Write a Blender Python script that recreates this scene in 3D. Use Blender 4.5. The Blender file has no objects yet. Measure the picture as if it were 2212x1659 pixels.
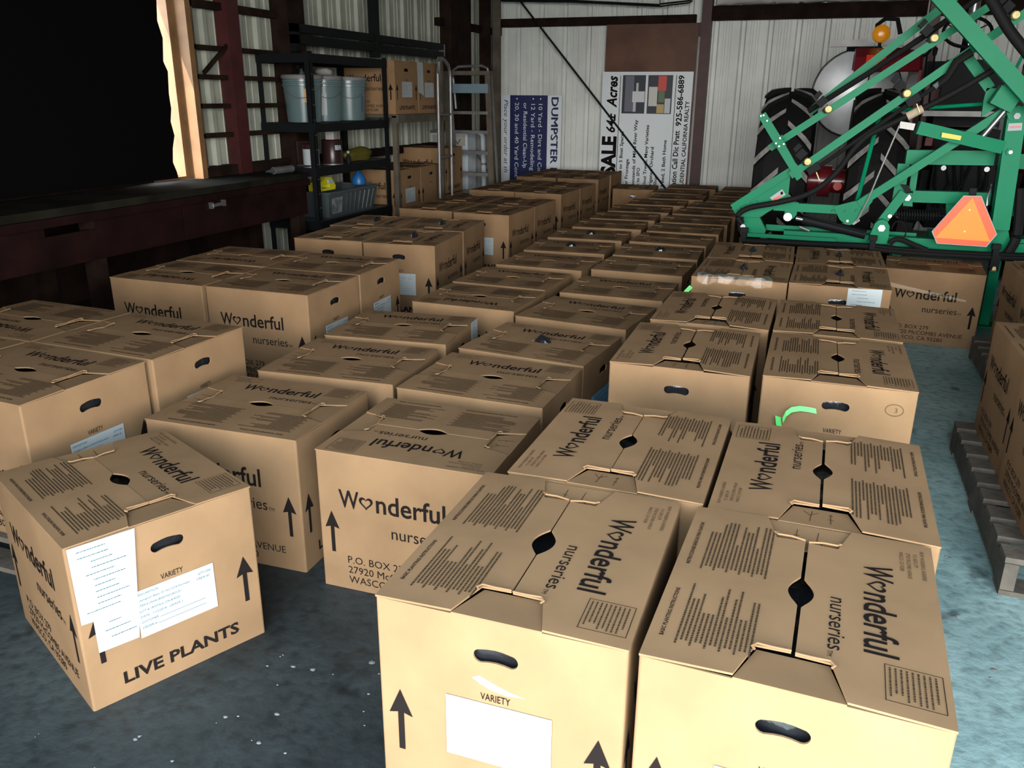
import bpy, bmesh, math, random
from mathutils import Vector, Matrix
from mathutils.geometry import tessellate_polygon
random.seed(7)
S = bpy.context.scene
COL = S.collection
R = math.radians
V = Vector

# ------------------------------------------------------------------ camera
CAM_Z, PITCH, ROLL, YAW, FPX = 1.4245, R(19.1594), R(0.4375), R(20.0), 1790.0
_cp, _sp = math.cos(PITCH), math.sin(PITCH)
_f, _u, _r = V((0, _cp, -_sp)), V((0, _sp, _cp)), V((1, 0, 0))
_cr, _sr = math.cos(ROLL), math.sin(ROLL)
_r, _u = _cr * _r + _sr * _u, -_sr * _r + _cr * _u
_RZ = Matrix.Rotation(YAW, 3, 'Z')
RT, UP, FW = _RZ @ _r, _RZ @ _u, _RZ @ _f
cd = bpy.data.cameras.new('camera')
cam = bpy.data.objects.new('camera', cd)
COL.objects.link(cam)
cd.sensor_width = 36.0
cd.lens = FPX / 2212 * 36
cd.clip_start = 0.05
M = Matrix((RT, UP, -FW)).transposed().to_4x4()
M.translation = V((0, 0, CAM_Z))
cam.matrix_world = M
S.camera = cam

# ------------------------------------------------------------------ sky, sun, exposure
S.view_settings.view_transform = 'Standard'
S.view_settings.look = 'None'
S.view_settings.gamma = 1.0
S.view_settings.use_curve_mapping = False
S.view_settings.exposure = 1.02
S.cycles.diffuse_bounces = 1
SKY_STRENGTH = 11
SUN_STRENGTH = 11.0
w = bpy.data.worlds.new('sky')
S.world = w
w.use_nodes = True
nt = w.node_tree
nt.nodes.clear()
tc = nt.nodes.new('ShaderNodeTexCoord')
sx = nt.nodes.new('ShaderNodeSeparateXYZ')
cr = nt.nodes.new('ShaderNodeValToRGB')
bg = nt.nodes.new('ShaderNodeBackground')
wo = nt.nodes.new('ShaderNodeOutputWorld')
nt.links.new(tc.outputs['Generated'], sx.inputs[0])
nt.links.new(sx.outputs['Z'], cr.inputs[0])
nt.links.new(cr.outputs[0], bg.inputs[0])
nt.links.new(bg.outputs[0], wo.inputs[0])
e = cr.color_ramp.elements
e[0].position, e[0].color = 0.0, (1.0, 0.96, 0.93, 1)
e[1].position, e[1].color = 0.8, (0.20, 0.28, 0.36, 1)
e2 = e.new(0.13); e2.color = (0.86, 0.84, 0.82, 1)
e3 = e.new(0.32); e3.color = (0.44, 0.48, 0.52, 1)
bg.inputs[1].default_value = SKY_STRENGTH
sd = bpy.data.lights.new('sun', 'SUN')
sd.energy = SUN_STRENGTH
sd.angle = R(0.6)
sd.color = (1.0, 0.96, 0.90)
sun = bpy.data.objects.new('sun', sd)
COL.objects.link(sun)
sun.rotation_euler = V((0.35, 0.45, -1.0)).to_track_quat('-Z', 'Y').to_euler()

# ------------------------------------------------------------------ dimensions of the shed (x right, y into the shed, z up)
XL, XR, YB, YF, ZC = -4.2, 7.0, 10.6, -0.2, 4.5
DOOR = (-1.55, 2.7, 2.8)           # open bay behind the camera: x from, x to, height


def portal(loc, rot, sx_, sy_):
    l = bpy.data.lights.new('daylight_portal', 'AREA')
    l.shape = 'RECTANGLE'; l.size, l.size_y = sx_, sy_
    l.cycles.is_portal = True
    o = bpy.data.objects.new('daylight_portal', l)
    o.location = loc; o.rotation_euler = rot
    COL.objects.link(o)


portal(((DOOR[0] + DOOR[1]) / 2, YF - 0.1, DOOR[2] / 2), (R(90), 0, 0), DOOR[1] - DOOR[0], DOOR[2])

# ------------------------------------------------------------------ materials
MATS = {}


def mat(name, col, rough=0.6, metal=0.0, spec=0.5, var=0.0, scale=8.0, bump=0.0, bscale=60.0, col2=None, rand=0.0, trans=0.0, coat=0.0):
    m = bpy.data.materials.new(name)
    m.use_nodes = True
    n, L = m.node_tree.nodes, m.node_tree.links
    b = n['Principled BSDF']
    b.inputs['Roughness'].default_value = rough
    b.inputs['Metallic'].default_value = metal
    b.inputs['Specular IOR Level'].default_value = spec
    b.inputs['Coat Weight'].default_value = coat
    if trans:
        b.inputs['Transmission Weight'].default_value = trans
    c = (*col, 1)
    b.inputs['Base Color'].default_value = c
    co = n.new('ShaderNodeTexCoord')
    out = None
    if var or col2:
        nz = n.new('ShaderNodeTexNoise')
        nz.inputs['Scale'].default_value = scale
        nz.inputs['Detail'].default_value = 6
        L.new(co.outputs['Object'], nz.inputs['Vector'])
        rp = n.new('ShaderNodeValToRGB')
        rp.color_ramp.elements[0].position = 0.35
        rp.color_ramp.elements[1].position = 0.65
        rp.color_ramp.elements[0].color = c if col2 else tuple([x * (1 - var) for x in col] + [1])
        rp.color_ramp.elements[1].color = (*col2, 1) if col2 else tuple([min(1, x * (1 + var)) for x in col] + [1])
        L.new(nz.outputs['Fac'], rp.inputs[0])
        out = rp.outputs[0]
        L.new(out, b.inputs['Base Color'])
    if rand:
        oi = n.new('ShaderNodeObjectInfo')
        hs = n.new('ShaderNodeHueSaturation')
        mr = n.new('ShaderNodeMapRange')
        mr.inputs[3].default_value = 1 - rand
        mr.inputs[4].default_value = 1 + rand
        L.new(oi.outputs['Random'], mr.inputs[0])
        L.new(mr.outputs[0], hs.inputs['Value'])
        if out:
            L.new(out, hs.inputs['Color'])
        else:
            hs.inputs['Color'].default_value = c
        L.new(hs.outputs[0], b.inputs['Base Color'])
    if bump:
        nb = n.new('ShaderNodeTexNoise')
        nb.inputs['Scale'].default_value = bscale
        nb.inputs['Detail'].default_value = 4
        L.new(co.outputs['Object'], nb.inputs['Vector'])
        bp = n.new('ShaderNodeBump')
        bp.inputs['Strength'].default_value = bump
        bp.inputs['Distance'].default_value = 0.01
        L.new(nb.outputs['Fac'], bp.inputs['Height'])
        L.new(bp.outputs[0], b.inputs['Normal'])
    MATS[name] = m
    return m


CARD = mat('cardboard', (0.265, 0.163, 0.085), 0.85, var=0.10, scale=5, bump=0.08, bscale=14, rand=0.07, spec=0.08)
INK = mat('dark_ink', (0.014, 0.011, 0.010), 0.9, spec=0.03)
INKF = mat('fine_print_ink', (0.05, 0.034, 0.020), 0.9, spec=0.03)
PAPER = mat('white_paper', (0.40, 0.45, 0.45), 0.6)
PAPER_SHADE = mat('blue_shade_paper', (0.16, 0.42, 0.62), 0.6)  # white paper with the blue of the shade put into its colour
INKB = mat('blue_grey_print', (0.04, 0.10, 0.12), 0.6)
LINER = mat('black_plastic_film', (0.012, 0.013, 0.015), 0.16, spec=0.7, bump=0.5, bscale=18)
GTAPE = mat('bright_green_tape', (0.12, 0.75, 0.16), 0.4)
FILM = mat('clear_film', (0.97, 0.98, 0.99), 0.38, trans=0.97, spec=0.3)
WOODP = mat('weathered_pallet_wood', (0.105, 0.088, 0.068), 0.8, var=0.35, scale=9, bump=0.3, bscale=40, rand=0.2)
STUD = mat('light_pine', (0.20, 0.105, 0.042), 0.6, var=0.18, scale=6, bump=0.1, bscale=30)
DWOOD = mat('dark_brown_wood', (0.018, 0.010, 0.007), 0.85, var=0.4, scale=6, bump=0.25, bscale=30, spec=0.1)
PLY = mat('reddish_brown_plywood', (0.085, 0.033, 0.018), 0.6, col2=(0.15, 0.065, 0.032), scale=3.5)
REDST = mat('oxide_red_steel', (0.055, 0.012, 0.011), 0.5, var=0.25, scale=7)
DRAWER = mat('dark_red_brown_paint', (0.012, 0.004, 0.0035), 0.7, var=0.4, scale=5, spec=0.12)
BENCHT = mat('grimy_bench_top', (0.012, 0.011, 0.007), 0.9, var=0.5, scale=4, spec=0.1)
BLK = mat('black_steel', (0.007, 0.008, 0.009), 0.6, spec=0.15)
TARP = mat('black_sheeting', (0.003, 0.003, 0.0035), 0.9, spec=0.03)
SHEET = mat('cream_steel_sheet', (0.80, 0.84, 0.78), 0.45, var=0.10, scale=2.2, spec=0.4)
SHEETL = mat('dimmed_cream_steel_sheet', (0.36, 0.38, 0.31), 0.6, var=0.22, scale=2.5, spec=0.3)  # darker copy of the wall sheet, the left wall's dim light put into its colour
ALU = mat('dull_aluminium', (0.22, 0.22, 0.215), 0.5, metal=0.6, var=0.15)
CHROME = mat('zinc_plate', (0.36, 0.37, 0.37), 0.35, metal=0.85)
GREEN = mat('green_gloss_paint', (0.0012, 0.215, 0.098), 0.4, spec=0.14, var=0.06, scale=3)
RUB = mat('black_rubber', (0.009, 0.009, 0.009), 0.7, bump=0.15, bscale=40, spec=0.18)
LUGD = mat('dusty_lug_tread', (0.22, 0.215, 0.20), 0.85, col2=(0.38, 0.37, 0.35), scale=14)
REDP = mat('tractor_red_paint', (0.16, 0.010, 0.016), 0.3, coat=0.4)
TANKM = mat('mill_finish_tank', (0.86, 0.90, 0.92), 0.38, metal=0.35, var=0.10, scale=5, bump=0.1, bscale=6)
AMBER = mat('amber_lens', (0.85, 0.32, 0.01), 0.25)
REDL = mat('red_lens', (0.85, 0.045, 0.02), 0.25)
ORF = mat('fluorescent_orange', (1.0, 0.30, 0.02), 0.5)
RED = mat('reflective_red_orange', (0.95, 0.10, 0.015), 0.4)
BUCK = mat('grey_green_bucket_plastic', (0.105, 0.16, 0.165), 0.28, spec=0.6)
NAVY = mat('navy_sign_paint', (0.012, 0.02, 0.10), 0.5)
SIGNW = mat('white_sign_board', (0.84, 0.91, 0.93), 0.5)
YEL = mat('dull_yellow', (0.55, 0.48, 0.03), 0.5)
DYEL = mat('olive_yellow_bag', (0.10, 0.085, 0.008), 0.6)
BRASS = mat('pale_yellow_nozzle', (0.75, 0.62, 0.22), 0.4)
GREYP = mat('grey_plastic', (0.06, 0.075, 0.08), 0.5)
WHITEA = mat('white_enamel', (0.55, 0.62, 0.66), 0.4, var=0.08)
BLUEP = mat('blue_plastic', (0.01, 0.12, 0.35), 0.4)
CANB = mat('dark_paint_can', (0.03, 0.012, 0.012), 0.3)
GREYW = mat('grey_brown_timber', (0.10, 0.085, 0.06), 0.75, var=0.3, scale=6)


def floor_mat():
    m = bpy.data.materials.new('stained_concrete')
    m.use_nodes = True
    n, L = m.node_tree.nodes, m.node_tree.links
    b = n['Principled BSDF']
    b.inputs['Specular IOR Level'].default_value = 0.35
    co = n.new('ShaderNodeTexCoord')

    def noise(sc, det, rough=0.55):
        a = n.new('ShaderNodeTexNoise')
        a.inputs['Scale'].default_value = sc; a.inputs['Detail'].default_value = det; a.inputs['Roughness'].default_value = rough
        L.new(co.outputs['Object'], a.inputs['Vector'])
        return a.outputs['Fac']

    def ramp(src, p0, c0, p1, c1):
        r_ = n.new('ShaderNodeValToRGB')
        e_ = r_.color_ramp.elements
        e_[0].position, e_[0].color = p0, (*c0, 1)
        e_[1].position, e_[1].color = p1, (*c1, 1)
        L.new(src, r_.inputs[0])
        return r_.outputs[0]

    def mix(mode, f, a, b_):
        x = n.new('ShaderNodeMix'); x.data_type = 'RGBA'; x.blend_type = mode
        if isinstance(f, float):
            x.inputs[0].default_value = f
        else:
            L.new(f, x.inputs[0])
        L.new(a, x.inputs[6]); L.new(b_, x.inputs[7])
        return x.outputs[2]
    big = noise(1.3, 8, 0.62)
    dark_slab = ramp(big, 0.36, (0.014, 0.019, 0.020), 0.68, (0.060, 0.078, 0.080))     # darker slab tone on the left
    skylit_slab = ramp(big, 0.30, (0.20, 0.34, 0.335), 0.66, (0.48, 0.68, 0.66))            # sky's brightness and teal tint put into the right side's colour
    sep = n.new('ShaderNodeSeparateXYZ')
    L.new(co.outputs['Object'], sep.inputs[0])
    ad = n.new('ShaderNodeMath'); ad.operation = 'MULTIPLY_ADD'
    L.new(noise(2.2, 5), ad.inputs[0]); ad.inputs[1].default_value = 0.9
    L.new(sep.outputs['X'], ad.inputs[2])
    right_side = ramp(ad.outputs[0], 0.20, (0, 0, 0), 0.72, (1, 1, 1))
    base = mix('MIX', right_side, dark_slab, skylit_slab)
    fine = noise(26, 5)
    base = mix('MULTIPLY', 0.6, base, ramp(fine, 0.30, (0.3, 0.3, 0.3), 0.52, (1, 1, 1)))
    spots = noise(5.5, 3)
    base = mix('MULTIPLY', 0.8, base, ramp(spots, 0.30, (0.15, 0.16, 0.17), 0.38, (1, 1, 1)))
    L.new(base, b.inputs['Base Color'])
    rr = n.new('ShaderNodeMapRange'); rr.inputs[3].default_value = 0.45; rr.inputs[4].default_value = 0.75
    L.new(fine, rr.inputs[0]); L.new(rr.outputs[0], b.inputs['Roughness'])
    bp = n.new('ShaderNodeBump'); bp.inputs['Strength'].default_value = 0.3; bp.inputs['Distance'].default_value = 0.012
    L.new(fine, bp.inputs['Height']); L.new(bp.outputs[0], b.inputs['Normal'])
    return m


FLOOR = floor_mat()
GROUND = mat('pale_gravel_yard', (0.44, 0.41, 0.37), 0.9, var=0.2, scale=1.5)
CEIL = mat('dark_roof_deck', (0.035, 0.033, 0.03), 0.8)


# ------------------------------------------------------------------ mesh helpers
class MB:
    def __init__(s):
        s.v, s.f, s.m, s.cur = [], [], [], 0

    def add(s, vs, fs):
        o = len(s.v)
        s.v += [tuple(x) for x in vs]
        s.f += [tuple(i + o for i in f) for f in fs]
        s.m += [s.cur] * len(fs)
        return s

    def box(s, c, d, rz=0.0, rx=0.0, ry=0.0):
        m = Matrix.Translation(V(c)) @ Matrix.Rotation(rz, 4, 'Z') @ Matrix.Rotation(ry, 4, 'Y') @ Matrix.Rotation(rx, 4, 'X')
        vs = [m @ V((x * d[0] / 2, y * d[1] / 2, z * d[2] / 2)) for x in (-1, 1) for y in (-1, 1) for z in (-1, 1)]
        return s.add(vs, [(0, 1, 3, 2), (4, 6, 7, 5), (0, 4, 5, 1), (2, 3, 7, 6), (0, 2, 6, 4), (1, 5, 7, 3)])

    def b2(s, lo, hi):
        return s.box([(a + b) / 2 for a, b in zip(lo, hi)], [abs(b - a) for a, b in zip(lo, hi)])

    def bar(s, p, q, w_, h_, up=(0, 0, 1)):
        p, q = V(p), V(q)
        d = (q - p).normalized()
        side = d.cross(V(up))
        if side.length < 1e-4:
            side = d.cross(V((1, 0, 0)))
        side.normalize()
        u = side.cross(d).normalized()
        vs = []
        for c in (p, q):
            for a, b in ((-1, -1), (1, -1), (1, 1), (-1, 1)):
                vs.append(c + side * (a * w_ / 2) + u * (b * h_ / 2))
        return s.add(vs, [(0, 1, 2, 3), (7, 6, 5, 4), (0, 4, 5, 1), (1, 5, 6, 2), (2, 6, 7, 3), (3, 7, 4, 0)])

    def tube(s, pts, r, n=8, caps=True):
        pts = [V(p) for p in pts]
        rs = r if isinstance(r, (list, tuple)) else [r] * len(pts)
        o, vs, fs = 0, [], []
        ref = V((0, 0, 1))
        for i, p in enumerate(pts):
            d = (pts[min(i + 1, len(pts) - 1)] - pts[max(i - 1, 0)]).normalized()
            a = d.cross(ref)
            if a.length < 0.05:
                a = d.cross(V((1, 0, 0)))
            a.normalize()
            b = a.cross(d)
            for k in range(n):
                t = 2 * math.pi * k / n
                vs.append(p + a * (rs[i] * math.cos(t)) + b * (rs[i] * math.sin(t)))
        for i in range(len(pts) - 1):
            for k in range(n):
                k2 = (k + 1) % n
                fs.append((i * n + k, i * n + k2, (i + 1) * n + k2, (i + 1) * n + k))
        if caps:
            fs.append(tuple(reversed(range(n))))
            fs.append(tuple(range((len(pts) - 1) * n, len(pts) * n)))
        return s.add(vs, fs)

    def plate(s, outer, o, ux, uy, th, holes=()):
        """flat outline (2D) at o + x*ux + y*uy, thickness th along ux x uy (back side at -th)"""
        o, ux, uy = V(o), V(ux), V(uy)
        nrm = ux.cross(uy).normalized()
        loops = [list(outer)] + [list(h) for h in holes]
        flat = [p for l in loops for p in l]
        tris = tessellate_polygon([[V((p[0], p[1], 0)) for p in l] for l in loops])
        N = len(flat)
        top = [o + ux * p[0] + uy * p[1] for p in flat]
        fs = []
        for t in tris:
            a, b, c = (V(flat[i]).to_3d() for i in t)
            t = tuple(t) if (b - a).cross(c - a).z > 0 else (t[0], t[2], t[1])
            fs.append(t)
        if th:
            vs = top + [p - nrm * th for p in top]
            fs += [tuple(N + i for i in reversed(t)) for t in list(fs)]
            st = 0
            for li, l in enumerate(loops):
                k = len(l)
                ar = sum(l[i][0] * l[(i + 1) % k][1] - l[(i + 1) % k][0] * l[i][1] for i in range(k))
                for i in range(k):
                    a, b = st + i, st + (i + 1) % k
                    q = (a, N + a, N + b, b)
                    if (ar < 0) != (li > 0 and False):
                        q = tuple(reversed(q))
                    fs.append(q)
                st += k
        else:
            vs = top
        return s.add(vs, fs)

    def lathe(s, prof, o, axis, n=24, ang=2 * math.pi):
        o, axis = V(o), V(axis).normalized()
        a = axis.cross(V((0, 0, 1)))
        if a.length < 0.05:
            a = V((1, 0, 0))
        a.normalize()
        b = axis.cross(a)
        vs, fs = [], []
        full = abs(ang - 2 * math.pi) < 1e-6
        cnt = n if full else n + 1
        for k in range(cnt):
            t = ang * k / n
            d = a * math.cos(t) + b * math.sin(t)
            for r_, z_ in prof:
                vs.append(o + d * r_ + axis * z_)
        P = len(prof)
        for k in range(n):
            k2 = (k + 1) % cnt
            for i in range(P - 1):
                fs.append((k * P + i, k2 * P + i, k2 * P + i + 1, k * P + i + 1))
        return s.add(vs, fs)

    def disc(s, o, axis, r, th, n=12):
        return s.lathe([(0.0001, -th / 2), (r, -th / 2), (r, th / 2), (0.0001, th / 2)], o, axis, n)

    def text(s, body, o, ux, uy, cap=None, width=None, align='l', bold=0.0, shear=0.0, res=2):
        vs, fs, (x0, x1) = glyphs(body, bold, shear, res)
        if not vs:
            return s
        ky = cap / CAP if cap else None
        kx = width / (x1 - x0) if width else ky
        if ky is None:
            ky = kx
        W_ = (x1 - x0) * kx
        off = {'l': 0, 'c': -W_ / 2, 'r': -W_}[align]
        o, ux, uy = V(o), V(ux), V(uy)
        return s.add([o + ux * ((p[0] - x0) * kx + off) + uy * (p[1] * ky) for p in vs], fs)

    def mesh(s, name, mats):
        me = bpy.data.meshes.new(name)
        me.from_pydata(s.v, [], s.f)
        for m in (mats if isinstance(mats, (list, tuple)) else [mats]):
            me.materials.append(m)
        me.polygons.foreach_set('material_index', s.m)
        me.update()
        return me

    def build(s, name, mats, parent=None, smooth=False, **kw):
        me = s.mesh(name, mats)
        if smooth:
            smooth_mesh(me)
        return put(name, me, parent, **kw)


def smooth_mesh(me, ang=40):
    bm = bmesh.new(); bm.from_mesh(me)
    bmesh.ops.remove_doubles(bm, verts=bm.verts, dist=1e-5)
    for f in bm.faces:
        f.smooth = True
    for ed in bm.edges:
        if len(ed.link_faces) == 2 and ed.calc_face_angle(0) > R(ang):
            ed.smooth = False
    bm.to_mesh(me); bm.free()


def put(name, me, parent=None, loc=None, label=None, cat=None, group=None, kind=None):
    o = bpy.data.objects.new(name, me)
    COL.objects.link(o)
    if loc is not None:
        o.location = loc
    if parent:
        o.parent = parent
    tag(o, label, cat, group, kind)
    return o


def tag(o, label=None, cat=None, group=None, kind=None):
    if label: o['label'] = label
    if cat: o['category'] = cat
    if group: o['group'] = group
    if kind: o['kind'] = kind


def empty(name, loc, label=None, cat=None, group=None, rz=0.0, kind=None):
    o = bpy.data.objects.new(name, None)
    o.empty_display_size = 0.1
    COL.objects.link(o)
    o.location = loc
    o.rotation_euler = (0, 0, rz)
    tag(o, label, cat, group, kind)
    return o


_GC = {}


def glyphs(body, bold=0.0, shear=0.0, res=2):
    k = (body, bold, shear, res)
    if k not in _GC:
        c = bpy.data.curves.new('t', 'FONT')
        c.body = body; c.size = 1.0; c.offset = bold; c.shear = shear; c.resolution_u = res
        o = bpy.data.objects.new('t', c)
        COL.objects.link(o)
        bpy.context.view_layer.update()
        dg = bpy.context.evaluated_depsgraph_get()
        me = bpy.data.meshes.new_from_object(o.evaluated_get(dg))
        vs = [(v.co.x, v.co.y) for v in me.vertices]
        fs = [tuple(p.vertices) for p in me.polygons]
        bpy.data.objects.remove(o); bpy.data.curves.remove(c); bpy.data.meshes.remove(me)
        xs = [v[0] for v in vs] or [0, 1]
        _GC[k] = (vs, fs, (min(xs), max(xs)))
    return _GC[k]


CAP = 0.73
CAP = max(v[1] for v in glyphs('H')[0])


def at(u, v, y):
    """world point seen at photo pixel (u, v) on the plane at depth y in the shed"""
    d = RT * ((u - 1106) / FPX) - UP * ((v - 829.5) / FPX) + FW
    return V((0, 0, CAM_Z)) + d * (y / d.y)


def atx(u, v, x):
    d = RT * ((u - 1106) / FPX) - UP * ((v - 829.5) / FPX) + FW
    return V((0, 0, CAM_Z)) + d * (x / d.x)


def atz(u, v, z):
    d = RT * ((u - 1106) / FPX) - UP * ((v - 829.5) / FPX) + FW
    return V((0, 0, CAM_Z)) + d * ((z - CAM_Z) / d.z)


# ------------------------------------------------------------------ structure
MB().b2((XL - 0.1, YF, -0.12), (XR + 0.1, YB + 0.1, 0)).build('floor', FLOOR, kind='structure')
MB().b2((-60, -60, -0.14), (60, 60, -0.125)).build('ground', GROUND, kind='structure')
MB().b2((XL - 0.6, YF - 0.3, ZC), (XR + 0.3, YB + 0.3, ZC + 0.12)).build('ceiling', CEIL, kind='structure')


def sheet_mesh(name, m, h, z0, wdt=0.915):
    prof = []
    n = 3
    p = wdt / n
    for i in range(n):
        b = i * p
        prof += [(b, 0), (b + 0.05, 0), (b + 0.066, -0.030), (b + 0.104, -0.030), (b + 0.12, 0),
                 (b + 0.168, 0), (b + 0.174, -0.006), (b + 0.194, -0.006), (b + 0.2, 0),
                 (b + 0.232, 0), (b + 0.238, -0.006), (b + 0.258, -0.006), (b + 0.264, 0)]
    prof.append((wdt - 0.002, 0))
    mb = MB()
    vs, fs = [], []
    for x, d in prof:
        vs += [(x, -d, z0), (x, -d, z0 + h)]
    for i in range(len(prof) - 1):
        fs.append((2 * i, 2 * i + 2, 2 * i + 3, 2 * i + 1))
    mb.add(vs, fs)
    return mb.mesh(name, m)


wb = empty('wall_back', (0, YB, 0), kind='structure')
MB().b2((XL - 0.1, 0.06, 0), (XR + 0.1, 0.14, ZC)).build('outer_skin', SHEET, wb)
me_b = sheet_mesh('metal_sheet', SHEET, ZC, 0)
x = XL
while x < XR:
    put('metal_sheet', me_b, wb, (x, 0, 0)); x += 0.915
tb = empty('trim_1', (0, YB, 0), kind='structure')
MB().b2((XL + 0.08, -0.10, 2.235), (-1.60, -0.02, 2.33)).build('girt', DWOOD, tb)
MB().b2((-1.42, -0.14, 2.26), (0.82, -0.02, 2.41)).build('girt', DWOOD, tb)
MB().b2((0.92, -0.14, 2.26), (XR, -0.02, 2.41)).build('girt', DWOOD, tb)
MB().b2((-1.60, -0.1, 2.1), (-1.53, -0.02, 2.24)).build('girt_clip', REDST, tb)
MB().b2((-4.1, -0.1, 2.14), (-4.02, -0.02, 2.24)).build('girt_clip', REDST, tb)
for xx in (-1.47, 0.90, 3.4, 5.6):
    MB().b2((xx - 0.055, -0.16, 0), (xx + 0.055, -0.02, ZC)).build('steel_column', REDST, tb)
MB().tube([(-4.13, -0.185, 2.975), (-1.72, -0.185, 0.27)], 0.012, 8).build('brace_rod', BLK, tb)

wl = empty('wall_left', (XL, 0, 0), kind='structure')
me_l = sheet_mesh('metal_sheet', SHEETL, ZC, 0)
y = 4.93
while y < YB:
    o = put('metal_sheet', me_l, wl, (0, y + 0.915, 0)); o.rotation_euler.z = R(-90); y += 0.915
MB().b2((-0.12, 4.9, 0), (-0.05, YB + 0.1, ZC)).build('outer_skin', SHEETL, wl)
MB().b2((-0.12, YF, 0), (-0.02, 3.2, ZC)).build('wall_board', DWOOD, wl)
MB().b2((-0.12, 3.2, 0), (-0.02, 4.52, ZC)).build('wall_board', DWOOD, wl)  # added board, narrows the opening to limit the light through it
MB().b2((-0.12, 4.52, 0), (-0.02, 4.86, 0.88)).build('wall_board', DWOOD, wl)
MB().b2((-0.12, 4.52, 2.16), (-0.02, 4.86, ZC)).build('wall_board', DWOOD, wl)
tl = empty('trim_2', (XL, 0, 0), kind='structure')
for z in (1.143, 1.343, 1.536, 1.727, 2.003):
    h = 0.05 if z > 1.9 else 0.032
    MB().b2((0.03, 4.93, z - h / 2), (0.09, 5.95, z + h / 2)).build('girt', DWOOD, tl)
MB().b2((0.0, 8.95, 2.15), (0.08, 10.5, 2.23)).build('girt', DWOOD, tl)
MB().b2((0.02, 5.27, 0.86), (0.13, 5.40, ZC)).build('steel_column', REDST, tl)
MB().b2((0.02, 5.93, 0), (0.18, 6.16, ZC)).build('timber_column', DWOOD, tl)
MB().b2((0.02, 9.06, 0), (0.16, 9.62, ZC)).build('timber_column', DWOOD, tl)
MB().bar((0.10, 5.0, 1.56), (0.10, 5.32, 1.78), 0.02, 0.025).build('brace_rod', DWOOD, tl)
MB().b2((0.0, 4.93, 0.86), (0.10, YB, 0.93)).build('girt', DWOOD, tl)

wn = empty('window_1', (XL, 4.0, 0.86), kind='structure')
for dy, dz in ((0.82, 0), ):
    MB().b2((-0.10, 0.80, 0.0), (0.02, 0.86, 1.30)).build('jamb_timber', STUD, wn)
    MB().b2((0.02, 0.845, 0.0), (0.13, 0.895, 1.34)).build('jamb_timber', STUD, wn)
    MB().b2((-0.06, 0.90, 0.0), (0.09, 0.96, 1.42)).build('jamb_timber', GREYW, wn)
MB().b2((-0.10, 0.53, -0.02), (0.02, 0.80, 0.02)).build('sill', STUD, wn)

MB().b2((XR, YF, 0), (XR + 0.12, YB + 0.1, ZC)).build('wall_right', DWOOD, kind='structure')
wf = empty('wall_front', (0, YF, 0), kind='structure')
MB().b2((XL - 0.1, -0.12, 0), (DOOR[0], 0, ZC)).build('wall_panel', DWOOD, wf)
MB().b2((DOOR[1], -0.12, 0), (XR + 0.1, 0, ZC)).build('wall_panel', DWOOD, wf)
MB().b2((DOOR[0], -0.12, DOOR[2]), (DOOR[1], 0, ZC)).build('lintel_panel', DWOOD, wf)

# black sheeting that hangs over the opening in the left wall, torn along its free edge
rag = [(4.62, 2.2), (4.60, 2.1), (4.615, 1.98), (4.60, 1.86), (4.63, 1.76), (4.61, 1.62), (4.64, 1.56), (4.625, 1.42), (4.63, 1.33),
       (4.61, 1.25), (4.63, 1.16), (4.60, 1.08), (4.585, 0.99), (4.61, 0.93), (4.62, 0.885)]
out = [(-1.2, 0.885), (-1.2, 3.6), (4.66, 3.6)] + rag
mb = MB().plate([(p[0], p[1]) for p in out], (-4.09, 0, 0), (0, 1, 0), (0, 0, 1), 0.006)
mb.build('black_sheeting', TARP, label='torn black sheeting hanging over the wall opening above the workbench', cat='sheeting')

# ------------------------------------------------------------------ cardboard cartons
BL, BW, BH, PZ = 0.546, 0.46, 0.4517, 0.1286


def lens(n=8, hw=0.05, hh=0.027, g=0.002):
    return [(-hw + 2 * hw * i / n, max(g, hh * math.sin(math.pi * i / n) ** 0.85)) for i in range(n + 1)]


def flap_mesh(sgn, gap, lift):
    g = gap
    xe, xi = BL / 2, BL / 2 - 0.085
    pts = [(-xe, BW / 2), (-xe, 0.083), (-xi, 0.058), (-xi, g)] + [(a, b) for a, b in lens(10, 0.05, 0.0225, g)] + [(xi, g), (xi, 0.058), (xe, 0.083), (xe, BW / 2)]
    mb = MB()
    if sgn < 0:
        pts = [(a, -b) for a, b in pts]
    mb.plate(pts, (0, 0, BH), (1, 0, 0), (0, 1, 0), 0.004)
    for e_ in (-1, 1):                                   # turned-up lips where the end tabs tuck in
        px = e_ * xi
        ln = [(px, sgn * g, BH + 0.002), (px + e_ * 0.004, sgn * 0.03, BH + 0.005), (px + e_ * 0.003, sgn * 0.056, BH + 0.006),
              (px + e_ * 0.012, sgn * 0.063, BH + 0.005), (px + e_ * 0.017, sgn * 0.058, BH + 0.003)]
        mb.tube(ln, 0.0022, 6)
    vs = []
    for (x_, y_, z_) in mb.v:
        t = max(0, 1 - abs(y_) / (BW / 2))
        vs.append((x_, y_, z_ + lift * t))
    mb.v = vs
    return mb.mesh('top_flap', CARD)


FLAPS = {}
for kx_, (gap_, lift_) in {'closed': (0.0006, 0.003), 'open': (0.0014, 0.006), 'wide': (0.0032, 0.009)}.items():
    FLAPS[kx_] = (flap_mesh(1, gap_, lift_), flap_mesh(-1, gap_, lift_ * 0.7))


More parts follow.
